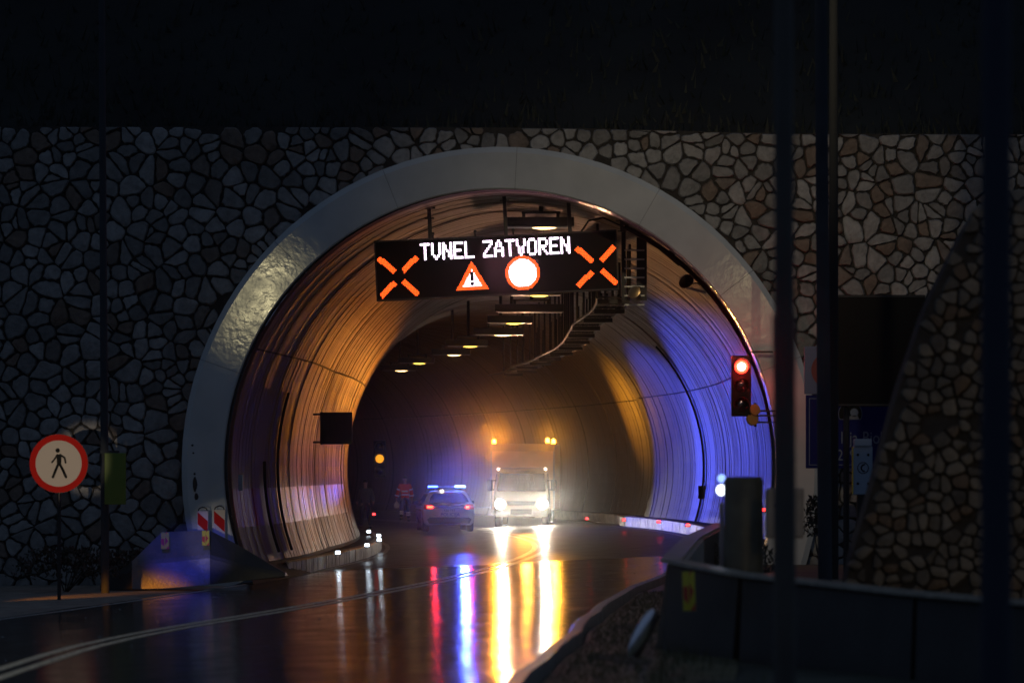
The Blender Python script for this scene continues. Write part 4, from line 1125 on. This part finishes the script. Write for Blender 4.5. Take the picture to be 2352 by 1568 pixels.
    me = bpy.data.meshes.new('hair'); bm.to_mesh(me); bm.free(); me.materials.append(M['hair']); me.polygons.foreach_set('use_smooth', [True] * len(me.polygons)); link('hair', me, t)
    for s_ in (-1, 1):
        mb = MB(); mb.box(hd + Vector((s_ * .085 * S, .0, -.02)), (.018, .04, .06), bev=.008); mb.build('ear', M['skin'], t, smooth=True)
        mb = MB(); mb.lathe([(.002, -.008), (.010, 0), (.002, .008)], 8, Matrix.Translation(hd + Vector((s_ * .030, .088 * S, .0)))); mb.build('eye', M['black'], t)
    mb = MB(); mb.box(hd + Vector((0, .10 * S, -.025)), (.024, .04, .05), bev=.01); mb.build('nose', M['skin'], t)
    mb = MB(); mb.box(hd + Vector((0, .088 * S, -.07)), (.05, .012, .012), bev=.004); mb.build('mouth', M['signred'], t)
    return t, J
def band(t, c, ra, rb, h, name='reflective_band', tilt=None, m='reflective'):
    mb = MB(); n = 24
    for z in (-h / 2, h / 2):
        for i in range(n):
            a = 2 * PI * i / n; q = Vector((ra * math.cos(a), rb * math.sin(a), z))
            if tilt is not None: q = tilt @ q
            mb.v.append(tuple(Vector(c) + q))
    for i in range(n): mb.face((i, (i + 1) % n, n + (i + 1) % n, n + i))
    o = mb.build(name, M[m], t, smooth=True, fix=False); o.modifiers.new('thick', 'SOLIDIFY').thickness = .008
    return o
hv = P(930, 1197, 152.5)
pt, J = person('person in red high visibility jacket walking away beside the police car, carrying a white bag', (hv.x, hv.y, hv.z), R(-4), 1.0, M['orangecloth'], M['darkcloth'], ((-.01, -.12, .06), (.02, .10, 0)), True, (-.06, .03, .04), (0, .04, .05))
for z in (1.06, 1.20): band(pt, (0, 0, z), .178 if z < 1.1 else .188, .145, .055)
for nm, s_ in (('l', -1), ('r', 1)):
    for f_ in (.35, .72):
        a, b = J['sh' + nm][0], J['el' + nm][0]; c, d = J['el' + nm][0], J['wr' + nm][0]
        p_, q_ = (a, b) if f_ > .5 else (c, d); c0 = p_.lerp(q_, .55); dr = (q_ - p_).normalized()
        band(pt, c0, .088, .088, .05, tilt=dr.to_track_quat('Z', 'Y').to_matrix())
    a, b = J['kn' + nm][0], J['an' + nm][0]; dr = (b - a).normalized()
    for f_ in (.35, .58): band(pt, a.lerp(b, f_), .083, .083, .06, tilt=dr.to_track_quat('Z', 'Y').to_matrix())
hl_ = Vector((J['hbl'][0]))
bag = thing('carrier_bag', 'small white bag held in the left hand of the person in the red jacket', 'bag', Matrix.Translation((hv.x, hv.y, hv.z)) @ Matrix.Rotation(R(-4), 4, 'Z') @ hl_)
mb = MB(); Mb = Matrix.Translation((0, 0, -.16)); 
mb.lathe([(.03, -.14), (.085, -.13), (.105, -.05), (.08, .05), (.03, .11), (.02, .14)], 14, Mb @ Matrix.Scale(.7, 4, (0, 1, 0))); mb.build('sack', M['bag'], bag, smooth=True)
mb = MB(); mb.path([(-.02, 0, -.03), (-.02, 0, .01), (0, 0, .025), (.02, 0, .01), (.02, 0, -.03)], .006, 6); mb.build('bag_handle', M['bag'], bag)
mn_ = P(839, 1214, 141)
pt2, J2 = person('dark dressed man standing with his back turned, left of the tunnel lane', (mn_.x, mn_.y, mn_.z), R(3), 1.0, M['greycloth'], M['darkcloth'], ((-.05, 0, 0), (.06, .02, 0)), False, (-.02, .12, .10), (.02, .12, .12))

# ---------------------------------------------------------------- left side things
# no pedestrians sign
np_ = thing('no_pedestrians_sign', 'round no pedestrians sign with red border on a dark post, far left', 'road sign', P(135, 1064, 72))
pm = 72 / F
mb = MB(); mb.lathe([(67 * pm, 0), (67 * pm, .02)], 48, Matrix.Rotation(R(90), 4, 'X')); mb.build('red_border', M['signred'], np_)
mb = MB(); mb.lathe([(53 * pm, .02), (53 * pm, .025)], 48, Matrix.Rotation(R(90), 4, 'X')); mb.build('sign_face', M['signwhite'], np_)
mb = MB(); mb.lathe([(67.5 * pm, -.01), (67.5 * pm, .0)], 48, Matrix.Translation((0, .012, 0)) @ Matrix.Rotation(R(90), 4, 'X')); mb.build('sign_back', M['dark'], np_)
def limb(mb, pts, wd):
    for (a, b) in zip(pts, pts[1:]):
        a = Vector((a[0] * pm, -.028, a[1] * pm)); b = Vector((b[0] * pm, -.028, b[1] * pm)); d = (b - a).normalized(); q = Vector((d.z, 0, -d.x)) * wd * pm / 2
        mb.add([a - q, a + q, b + q, b - q], [(0, 1, 2, 3)])
        for c in (a, b): mb.add([c + Vector((math.cos(k * PI / 5) * wd * pm / 2, -.0002, math.sin(k * PI / 5) * wd * pm / 2)) for k in range(10)], [tuple(range(10))])
mb = MB()
mb.add([Vector((-2 * pm + 5.2 * pm * math.cos(k * PI / 8), -.029, 30 * pm + 5.2 * pm * math.sin(k * PI / 8))) for k in range(16)], [tuple(range(16))])
mb.add([Vector((x * pm, -.0285, z * pm)) for x, z in ((-5, 20), (3, 22), (7, 20), (6, 0), (-4, 0))], [(0, 1, 2, 3, 4)])
limb(mb, [(-3, 20), (-10, 9), (-15, 3)], 4); limb(mb, [(4, 20), (14, 13), (16, 2)], 4.4)
limb(mb, [(-1, -2), (-7, -16), (-13, -31)], 6); limb(mb, [(3, -2), (10, -15), (17, -31)], 6)
mb.build('walking_figure', M['black'], np_, fix=False)
mb = MB(); mb.tube((0, .06, .55), (0, .06, -2.6), .035, n=10); mb.build('post', M['dark'], np_, smooth=True)

# left thin pole with lime plate
lp = P(242, 1300, 76)
pole = thing('tall_pole', 'thin tall pole on the left with a green plate at its foot', 'pole', (lp.x, 76, -.5))
mb = MB(); mb.tube((0, 0, 0), (-.08, 0, 13.5), .085, .062, 14); mb.build('shaft', M['pole'], pole, smooth=True)
mb = MB(); a = P(236, 1040, 75.8); b = P(285, 1158, 75.8); mb.box(((a.x + b.x) / 2 - lp.x + .04, -.22, (a.z + b.z) / 2 + .5), (b.x - a.x, .05, a.z - b.z), bev=.01); mb.build('plate', M['lime'], pole)
mb = MB(); mb.box((.05, -.12, (a.z + b.z) / 2 + .5 + .53), (.46, .22, .05)); mb.build('plate_top', M['pole'], pole)

# striped hazard boards
def hazard(X0, X1, Yt, Yb, d, label):
    a = P(X0, Yt, d); b = P(X1, Yb, d); wd = b.x - a.x; h = a.z - b.z
    t = thing('hazard_board', label, 'hazard board', ((a.x + b.x) / 2, d, b.z), group='red and white boards by the portal')
    mb = MB(); mb.box((0, 0, h / 2), (wd, .04, h), bev=.006); mb.build('board', M['signwhite'], t)
    sl = -wd * 1.35
    k = -1
    step = .52; 
    for k in range(-2, 5):
        z0 = h - k * step - .02
        pts = [(-wd / 2 + .006, z0 - 0 * sl), (wd / 2 - .006, z0 + sl * .62), (wd / 2 - .006, z0 + sl * .62 - .25), (-wd / 2 + .006, z0 - .25)]
        pts = [(x, max(.01, min(h - .01, z))) for x, z in pts]
        if abs(pts[0][1] - pts[3][1]) < .004 and abs(pts[1][1] - pts[2][1]) < .004: continue
        mb = MB(); mb.add([(x, -.0225, z) for x, z in pts] + [(x, -.0195, z) for x, z in pts], [(3, 2, 1, 0), (0, 1, 5, 4), (1, 2, 6, 5), (2, 3, 7, 6), (3, 0, 4, 7)]); mb.build('red_stripe', M['signred'], t)
    mb = MB(); mb.path([(-wd * .42, 0, h), (-wd * .36, 0, h + .05), (0, 0, h + .085), (wd * .36, 0, h + .05), (wd * .42, 0, h)], .012, 6); mb.build('handle', M['black'], t)
    mb = MB(); mb.box((0, 0, -.06), (.3, .3, .12), bev=.02); mb.build('foot', M['rubber'], t)
hazard(453.5, 478, 1173, 1262, 79.3, 'left of two red and white striped boards behind the concrete barrier')
hazard(491, 517, 1170, 1262, 79.9, 'right of two red and white striped boards, nearest the ring')

# left barrier: jersey profile block with terminal ramp
lb_ = thing('concrete_barrier', 'concrete barrier end at the left of the portal lit blue and amber', 'barrier')
bd = 77.5
def PX(X, Y, d=bd): return P(X, Y, d)
def block(mb, sections):
    """sections: list of profile lists (same count) of Vectors"""
    n = len(sections[0]); o = len(mb.v)
    for s_ in sections: mb.v += [tuple(q) for q in s_]
    for j in range(len(sections) - 1):
        for i in range(n): mb.face((o + j * n + i, o + j * n + (i + 1) % n, o + (j + 1) * n + (i + 1) % n, o + (j + 1) * n + i))
    mb.face(tuple(o + k for k in range(n))); mb.face(tuple(o + (len(sections) - 1) * n + k for k in range(n - 1, -1, -1)))
def sec(X, Yt, Ym, Yb, Xo=0, d=bd):
    t = P(X + Xo, Yt, d + .25); t2 = P(X + Xo, Yt, d + .5); m_ = P(X, Ym, d); l = P(X, Ym + 9, d - .02); b = P(X, Yb, d - .05); bb = Vector((b.x, d + .9, b.z))
    return [t, m_, l, b, bb, t2]
mb = MB(); block(mb, [sec(303, 1222, 1288, 1352, 68), sec(380, 1220, 1283, 1350, 20), sec(482, 1217, 1272, 1342)]); mb.build('main_block', mat('wet_pale_concrete', (.17, .16, .17), .33, vary=.2, vscale=3, bump=.3, bscale=20, rvary=.1), lb_)
mb = MB(); block(mb, [sec(482.4, 1217.5, 1273, 1342), sec(540, 1247, 1290, 1335), sec(655, 1312, 1316, 1322)]); mb.build('end_ramp', M['barrier'], lb_)
mb = MB(); block(mb, [sec(230, 1330, 1345, 1356, 8, bd + .3), sec(302.5, 1262, 1300, 1352, 48, bd + .3)]); mb.build('side_ramp', M['barrier'], lb_)
def chevron(X, Yt, Yb, wpx, d, label, rzz, par=None, rxx=0):
    a = P(X, (Yt + Yb) / 2, d); h = (Yb - Yt) * d / F; wd = wpx * d / F
    t = thing('chevron_reflector', label, 'reflector', a, group='yellow and red reflectors on the barriers', rot=(rxx, 0, rzz))
    mb = MB(); mb.box((-wd * .25, .0, 0), (wd * .5, .03, h)); mb.build('left_half', M['yellow'], t)  # both halves share the same yellow
    mb = MB(); mb.box((wd * .25 + .004, .0, 0), (wd * .5, .03, h)); mb.build('right_half', M['yellow'], t)
    def tri(pts, nm='red_chevron'):
        mb = MB(); mb.add([(x * wd, -.0165, z * h) for x, z in pts], [tuple(range(len(pts)))]); mb.build(nm, M['red'], t, fix=False)
    tri([(.02, .22), (.40, .0), (.02, -.28)]); tri([(.10, -.5), (.5, -.28), (.5, -.5)]); tri([(-.5, .12), (-.1, .12), (-.1, -.34), (-.5, -.2)]); tri([(.1, .5), (.3, .5), (.06, .38)])
chevron(379, 1222, 1260, 18, 77.1, 'yellow and red reflector on the left barrier, farther from the ring', R(8))
chevron(472, 1218, 1252, 16, 77.0, 'yellow and red reflector on the left barrier, nearer the ring', R(12))

# ---------------------------------------------------------------- right side things
rb = thing('concrete_barrier', 'dark concrete barrier with a corner and pale top edge, lower right', 'barrier')
def jersey(par, p0, p1, g0, g1, outd, name, m):
    """p0,p1 top points; g ground z; outd outward unit (2d)"""
    mb = MB(); secs = []
    for p, g in ((p0, g0), (p1, g1)):
        h = p.z - g; o = Vector((outd[0], outd[1], 0))
        secs.append([p + o * .0, p - o * .20, p - o * .20 - Vector((0, 0, h)), p + o * .34 - Vector((0, 0, h)), p + o * .34 - Vector((0, 0, h * .93)), p + o * .16 - Vector((0, 0, h * .68)), p + o * .04 - Vector((0, 0, .04))])
    block(mb, secs); mb.build(name, m, par)
c0 = P(1540, 1291, 42); far_ = P(1655, 1205, 70); nr = P(1700, 1322, 40.2); nr2 = P(2100, 1366, 36.5); nr3 = P(2480, 1398, 34)
dirn = (Vector((nr.x - c0.x, nr.y - c0.y, 0))).normalized(); on = (dirn.y, -dirn.x)
if on[1] > 0: on = (-on[0], -on[1])
mid_ = P(1588, 1238, 55)
jersey(rb, far_, mid_ + Vector((.0, .05, 0)), .1, .0, (-.97, -.25), 'barrier_block', M['barrier'])
jersey(rb, mid_, c0 + Vector((0, .15, 0)), .0, -.12, (-.93, -.36), 'barrier_block', M['concrete'])
jersey(rb, c0, nr, -.12, -.2, (-.55, -.83), 'barrier_block', M['barrier'])
jersey(rb, nr + Vector((.03, -.03, 0)), nr2, -.2, -.3, (-.35, -.93), 'barrier_block', M['barrier'])
jersey(rb, nr2 + Vector((.03, -.03, 0)), nr3, -.3, -.4, (-.3, -.95), 'barrier_block', M['barrier'])
# cap rail
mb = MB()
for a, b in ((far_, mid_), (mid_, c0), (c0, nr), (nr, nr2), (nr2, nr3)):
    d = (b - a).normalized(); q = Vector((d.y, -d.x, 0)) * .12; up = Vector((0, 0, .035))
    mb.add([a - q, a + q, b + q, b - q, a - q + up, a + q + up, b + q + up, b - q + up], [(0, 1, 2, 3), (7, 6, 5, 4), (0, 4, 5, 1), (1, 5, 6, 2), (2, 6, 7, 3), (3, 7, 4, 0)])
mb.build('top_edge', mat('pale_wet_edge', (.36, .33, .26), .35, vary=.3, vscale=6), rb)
chevron(1582, 1312, 1402, 27, 40.6, 'blurred yellow and red reflector on the dark right barrier', R(12), rxx=R(-8))
rf = thing('added_glint_shape', 'added metal oval for the wet glint low on the left face of the right barrier', 'reflector', P(1473, 1452, 39.0), rot=(R(0), R(28), R(-10)))
mb = MB(); mb.lathe([(.01, -.27), (.04, -.23), (.065, -.12), (.072, 0), (.065, .12), (.04, .23), (.01, .27)], 24); mb.build('glint_shape_face', mat('polished_metal', (.9, .9, .95), .28, 1), rf, smooth=True)  # added metal oval stands in for wet glare on the barrier face
mb = MB(); mb.box((.06, .06, 0), (.06, .06, .50), bev=.01); mb.build('glint_shape_base', M['dark'], rf)

# olive post (short thick bollard) and a slim post with emissive reflectors
ol = P(1708, 1330, 44)
b_ = thing('bollard', 'thick blurred olive post behind the right barrier', 'bollard', (ol.x, 44, -.1))
top_ = P(1708, 1095, 44).z + .1
mb = MB(); mb.lathe([(.24, 0), (.235, .4), (.225, top_ - .04), (.20, top_), (.05, top_ + .005)], 28); mb.build('post_body', M['olive'], b_, smooth=True)
mb = MB(); mb.lathe([(.245, .5), (.245, .56)], 28); mb.build('collar', M['dark'], b_)
dl = thing('delineator', 'slim post with a white reflector, its glint emitted, left of the olive post', 'delineator', P(1657, 1240, 46.0))
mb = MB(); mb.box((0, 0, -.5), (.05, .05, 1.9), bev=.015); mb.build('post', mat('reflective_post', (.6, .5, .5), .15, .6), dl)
mb = MB(); mb.lathe([(.065, 0), (.06, .02), (.02, .03)], 16, Matrix.Translation((0, -.03, .60)) @ Matrix.Rotation(R(90), 4, 'X')); mb.build('reflector', emi('emitted_glint', (.8, .9, 1), 4), dl)  # not a lamp: emission stands in for reflected headlight
mb = MB(); mb.lathe([(.05, 0), (.045, .02), (.02, .03)], 16, Matrix.Translation((.0, -.03, .74)) @ Matrix.Rotation(R(90), 4, 'X')); mb.build('blue_reflector', emi('emitted_blue_glint', (.25, .4, 1), 2), dl)  # emission stands in for a blue reflection
# grey cabinet on post
cb_ = P(1802, 1178, 43)
g_ = thing('utility_cabinet', 'blurred beige metal cabinet on a post beside the olive bollard', 'cabinet', cb_)
mb = MB(); mb.box((0, 0, 0), (.42, .25, .56), bev=.02); mb.build('cabinet_body', M['greybox'], g_)
mb = MB(); mb.box((0, -.13, 0), (.37, .015, .50), bev=.005); mb.build('cabinet_door', M['greybox'], g_)
mb = MB(); mb.lathe([(.02, 0), (.02, .02)], 12, Matrix.Translation((-.12, -.14, .09)) @ Matrix.Rotation(R(90), 4, 'X')); mb.build('lock', M['black'], g_)
mb = MB(); mb.tube((0, .05, -.2), (0, .05, -1.6), .06, n=12); mb.build('post', M['dark'], g_)

# tall poles on the right
def tallpole(X0, X1, d, wpx, label, m, foot=-.5, dx_=0, collar=None, arm=False):
    p = P(X1, 1200, d); t = thing('street_pole', label, 'pole', (p.x, d, foot), group='tall poles on the right')
    r = wpx * d / F / 2; top = 14
    mb = MB(); tx = P(X0, 0, d).x - p.x
    mb.tube((0, 0, 0), (tx * 1.15, 0, top), r * 1.1, r * .85, 20); mb.build('shaft', m, t, smooth=True)
    if collar:
        z = P(X1, collar, d).z - foot; mb = MB(); mb.tube((tx * .3, 0, z - .4), (tx * .3, 0, z), r * 1.22, n=20); mb.tube((0, 0, 0), (tx * .28, 0, z - .4), r * 1.18, n=20); mb.build('sleeve', m, t, smooth=True)
    return t
tallpole(1797, 1803, 27, 44, 'tall blurred pole in front of the right side of the ring', M['polew'], collar=725)
pA = tallpole(1883, 1896, 62, 30, 'street lamp pole standing right beside the dark blank panel', M['pole'])
tallpole(1915, 1914, 70, 22, 'slim pole directly right of the lamp pole', mat('black_pole', (.010, .012, .014), .9))
tallpole(2290, 2287, 22, 66, 'thick blurred pole in front of the leaning stone wall', mat('blue_pole', (.018, .026, .045), .7))
# lamp head on pA, above the frame
lx = P(1883, 0, 62).x
mb = MB(); mb.path([(0.02, 0, 13.4), (-.6, -.1, 13.7), (-1.6, -.2, 13.75)], .045, 8); mb.build('lamp_arm', M['pole'], pA)
mb = MB(); mb.box((-2.0, -.2, 13.72), (.8, .3, .12), bev=.04); mb.build('lamp_head', M['dark'], pA)
mb = MB(); mb.box((-2.0, -.2, 13.645), (.6, .22, .02)); mb.build('lamp_glass', emi('street_lamp_glass', (1, .82, .5), 12), pA)
lamp('street_lamp_beam', 'SPOT', (pA.location.x - 2.0, 61.8, 13.05), 2700, (1, .80, .50), .25, (4.6, 82, 6.0), 50, 1)

# unlit black panel and blue tunnel name sign
bl = thing('blank_message_panel', 'large unlit black panel on poles to the right of the ring', 'sign', P(2018, 805, 74))
mb = MB(); mb.box((0, .1, 0), (216 * 74 / F, .2, 256 * 74 / F), bev=.02); mb.build('panel', M['black'], bl)
for s_ in (-1, 1):
    mb = MB(); mb.box((0, -.008, s_ * (128 * 74 / F - .03)), (214 * 74 / F, .03, .04)); mb.build('frame_rail', M['dark'], bl)
mb = MB()
for s_ in (-.6, .6): mb.tube((s_, .25, .9), (s_, .25, -6), .06, n=10)
mb.build('post', M['dark'], bl)
bs = thing('tunnel_name_sign', 'blue sign with the tunnel name and pictogram, partly hidden by poles', 'road sign', P(1980, 991, 77.5))
q = 77.5 / F
mb = MB(); mb.box((0, .03, 0), (258 * q, .06, 168 * q), bev=.01); mb.build('board', M['signblue'], bs)
mb = MB()
for a_, b_2, c_, d_ in ((0, 76, 244, 1.6), (0, -76, 244, 1.6)): mb.box((a_, -.003, b_2 * q), (c_ * q, .012, d_ * q))
for a_ in (-121, 121): mb.box((a_ * q, -.003, 0), (1.6 * q, .012, 150 * q))
mb.build('border', M['signpale'], bs)
text('lettering', 'Sv. Ilija-Biokovo', 40 * q, ((1985 - 1980) * q, -.006, (991 - 1006) * q), (R(90), 0, 0), M['signpale'], bs, sx=.76)
text('length_lettering', '4249 m', 36 * q, ((1952 - 1980) * q, -.006, (991 - 1046) * q), (R(90), 0, 0), M['signpale'], bs, sx=.8)
mb = MB(); n = 20
cxp, czp = (1953 - 1980) * q, (991 - 950) * q; rr_ = 27 * q
pts = [(cxp + rr_ * math.cos(lerp(-.5, PI + .5, i / n)), czp + rr_ * math.sin(lerp(-.5, PI + .5, i / n))) for i in range(n + 1)]
mb.add([(x, -.004, z) for x, z in pts], [tuple(range(n, -1, -1))]); mb.build('arch_symbol', M['black'], bs, fix=False)
mb = MB(); mb.path([(x, -.005, z) for x, z in pts] + [(pts[0][0], -.005, pts[0][1])], .8 * q, 5); mb.build('arch_outline', M['signpale'], bs)
mb = MB(); mb.add([(cxp + 9 * q + 9.5 * q * math.cos(k * PI / 8), -.006, czp + 3 * q + 9.5 * q * math.sin(k * PI / 8)) for k in range(16)], [tuple(range(15, -1, -1))]); mb.build('daylight_symbol', M['signpale'], bs, fix=False)
mb = MB(); mb.add([(cxp - 20 * q, -.006, czp - 12 * q), (cxp + 20 * q, -.006, czp - 12 * q), (cxp + 17 * q, -.006, czp - 4 * q), (cxp + 3 * q, -.006, czp - 4 * q)], [(0, 1, 2, 3)]); mb.build('road_symbol', mat('sign_dim_grey', (.14, .14, .16), .5), bs, fix=False)
mb = MB()
for s_ in (-.8, .8): mb.tube((s_, .12, .7), (s_, .12, -4), .05, n=10)
mb.build('post', M['dark'], bs)
sl_ = thing('speed_sign_board', 'bluish grey board with a dark red round symbol above the blue sign', 'road sign', P(1905, 850, 78))
mb = MB(); mb.box((0, .02, 0), (116 * q, .05, 110 * q), bev=.01); mb.build('board', mat('bluish_board', (.10, .11, .20), .5), sl_)
mb = MB(); mb.lathe([(42 * q, 0), (42 * q, .01)], 40, Matrix.Translation((0, -.006, 0)) @ Matrix.Rotation(R(90), 4, 'X')); mb.build('red_disc', mat('dim_red', (.16, .02, .02), .5), sl_)
# emergency phone cabinet
ph = thing('emergency_phone', 'narrow grey emergency phone cabinet with a handset symbol in front of the blue sign', 'phone cabinet', P(1982, 1072, 73.5))
q = 73.5 / F
mb = MB(); mb.box((0, .12, -8 * q), (44 * q, .26, 112 * q), bev=.015); mb.build('cabinet_body', M['phonebox'], ph)
mb = MB(); mb.box((0, .10, 56 * q), (40 * q, .32, 17 * q), bev=.02); mb.build('hood', M['phonebox'], ph)
mb = MB(); mb.box((0, -.014, -14 * q), (37 * q, .016, 96 * q)); mb.build('cabinet_door', M['phonebox'], ph)
mb = MB()
for a_, b_2 in ((-12, 28), (12, 28), (-12, -38), (12, -38)): mb.lathe([(3 * q, 0), (3 * q, .012)], 10, Matrix.Translation((a_ * q, -.022, b_2 * q)) @ Matrix.Rotation(R(90), 4, 'X'))
mb.build('bolt', M['black'], ph)
mb = MB(); pts = [(12.5 * q * math.cos(2 * PI * i / 24), -.024, -2 * q + 12.5 * q * math.sin(2 * PI * i / 24)) for i in range(25)]; mb.path(pts, .9 * q, 5)
pts = [(4 * q, -.024, 6 * q), (-2 * q, -.024, 4 * q), (-4.5 * q, -.024, -2 * q), (-2 * q, -.024, -8 * q), (4 * q, -.024, -10 * q)]; mb.path(pts, 1.6 * q, 6)
mb.build('handset_symbol', M['black'], ph)
mb = MB(); mb.box((-22.6 * q, .1, -8 * q), (.01, .2, 108 * q)); mb.build('yellow_edge', M['yellow'], ph)
mb = MB(); mb.box((0, .15, -1.3), (.2, .16, 1.8)); mb.build('post', M['dark'], ph)

# leaning stone wall at the far right
ww = thing('retaining_wall', 'blurred rubble stone wing wall with a leaning edge at the far right', 'wall')
D0 = 44.0
edge = [(1300 + 200, 1925), (1300, 1950), (1100, 2010), (900, 2062), (700, 2130), (480, 2240), (425, 2322), (420, 2500)]
def wx_at(z, d=D0):
    Y = HZ - (z - EYE) * F / d
    tab = sorted((a, b) for a, b in edge)
    return (interp(tab, Y) - 1176) * d / F
zt = P(0, 420, D0).z
mb = MB(); rows = 24
for k in range(rows + 1):
    z = lerp(-.6, zt, k / rows); x = wx_at(z)
    for (xx, yy) in ((x, D0 + .05), (x + .05, D0 + 1.2), (11, D0 + 1.2 - 3), (11, D0 + .05 - 3)): mb.v.append((xx, yy, z))
for k in range(rows):
    for i in range(4): a = k * 4 + i; b = k * 4 + (i + 1) % 4; mb.face((a, b, b + 4, a + 4))
mb.face((0, 3, 2, 1)); mb.face((rows * 4, rows * 4 + 1, rows * 4 + 2, rows * 4 + 3))
mb.build('mortar_bed', M['mortar'], ww)
rnd = random.Random(21)
def keep2(p): return p[0] > wx_at(p[1]) + .04 and p[1] < zt - .03
S2 = stones(3.6, 6.9, -.3, zt, .17, .15, keep2, rnd, .06, (.003, .007))
def Ty(u, w_, o):
    x0 = wx_at(w_); f = (u - x0) / (11 - x0)
    return (u, D0 + .05 - 3 * f - o, w_)
for k, (p, q_, a) in enumerate(S2[:295]):
    q_ = [(max(u, wx_at(w_) - .02), w_) for u, w_ in q_]
    mb = MB(); stone_into(mb, p, q_, rnd, Ty, .09); mb.build('stone', M['stone2'], ww, smooth=True, angle=35, fix=False)
if len(S2) > 295:
    rest = MB()
    for (p, q_, a) in S2[295:]: stone_into(rest, p, q_, rnd, Ty, .09)
    rest.build('small_stones', M['stone2'], ww, smooth=True, fix=False, kind='stuff')

# shrubs behind the right barrier and by the portal
def shrub(X, Y, d, rad, hgt, n, label, seed):
    c = P(X, Y, d); t = thing('shrub', label, 'shrub', c, group='dark shrubs around the portal')
    r_ = random.Random(seed); mb = MB(); st = MB()
    for k in range(n):
        a = r_.uniform(0, 2 * PI); rr2 = rad * math.sqrt(r_.random()); z = r_.random() ** .8 * hgt
        p = Vector((rr2 * math.cos(a) * (1 - z / hgt * .5), rr2 * math.sin(a) * (1 - z / hgt * .5), z)); l = r_.uniform(.06, .14)
        u = Vector((r_.uniform(-1, 1), r_.uniform(-1, 1), r_.uniform(.1, 1.4))).normalized() * l; s2 = u.orthogonal().normalized() * l * .22
        mb.add([p, p + u * .5 + s2, p + u, p + u * .5 - s2], [(0, 1, 2, 3)])
    for k in range(7):
        a = r_.uniform(0, 2 * PI); st.tube((0, 0, -.3), (rad * .6 * math.cos(a), rad * .6 * math.sin(a), hgt * .8), .014, .005, 5)
    mb.build('foliage', M['leaf'], t, fix=False); st.build('stem', M['hair'], t)
shrub(1878, 1235, 72, .35, .75, 500, 'spiky dark shrub at the foot of the ring on the right', 1)
shrub(1700, 1330, 60, .9, .5, 700, 'low dark shrub behind the right barrier', 2)
shrub(150, 1330, 77, 1.3, .6, 900, 'dark shrub under the no pedestrians sign', 3)
shrub(290, 1330, 79, 1.0, .55, 700, 'dark shrub between the pole and the left barrier', 4)
# grass blades on the verge in front of the barrier
mb = MB(); r_ = random.Random(9)
for k in range(9000):
    y = r_.uniform(28, 62); d = interp(RE, y) + .25 + abs(r_.gauss(0, .7)); x = smooth_cx(y) + d; z = zright(d, y) + .01; h = r_.uniform(.02, .07) * (1 + (d > interp(RE, y) + 1.2) * 1.5)
    a = r_.uniform(0, PI); c, s2 = math.cos(a) * .006, math.sin(a) * .006
    mb.add([(x - c, y - s2, z), (x + c, y + s2, z), (x + r_.uniform(-.04, .04), y + r_.uniform(-.04, .04), z + h)], [(0, 1, 2)])
mb.build('grass', M['grass'], kind='stuff', fix=False)
# rain drops splashing on the road: bead-like drops
mb = MB()
for k in range(420):
    y = r_.uniform(42, 96); lo_, hi_ = interp(LE, y) + .6, interp(RE, y) - .3; d = r_.uniform(lo_, hi_); x = smooth_cx(y) + d; z = rz(d) + r_.uniform(.01, .10); s_ = r_.uniform(.006, .011)
    vs_ = [(x + s_, y, z), (x - s_, y, z), (x, y + s_, z), (x, y - s_, z), (x, y, z + s_), (x, y, z - s_)]
    mb.add(vs_, [(0, 2, 4), (2, 1, 4), (1, 3, 4), (3, 0, 4), (2, 0, 5), (1, 2, 5), (3, 1, 5), (0, 3, 5)])
mb.build('rain_drops', mat('water_bead', (.9, .9, .9), .15, 1), kind='stuff', fix=False, smooth=True)

# ---------------------------------------------------------------- misty air
mb = MB(); mb.box((0, 180, 55), (260, 420, 117)); hz_ = mb.build('haze', None, kind='stuff') if False else None
HAZE = .00014
if HAZE > 0:
    m = bpy.data.materials.new('mist'); m.use_nodes = True; nt = m.node_tree
    nt.nodes.remove(nt.nodes['Principled BSDF']); pv = nt.nodes.new('ShaderNodeVolumePrincipled')
    pv.inputs['Color'].default_value = (.92, .94, 1, 1); pv.inputs['Density'].default_value = HAZE; pv.inputs['Anisotropy'].default_value = .99
    nt.links.new(pv.outputs[0], nt.nodes['Material Output'].inputs['Volume'])
    mb = MB(); mb.box((0, 650, 68), (2100, 2000, 140)); o = mb.build('haze', m, kind='stuff')
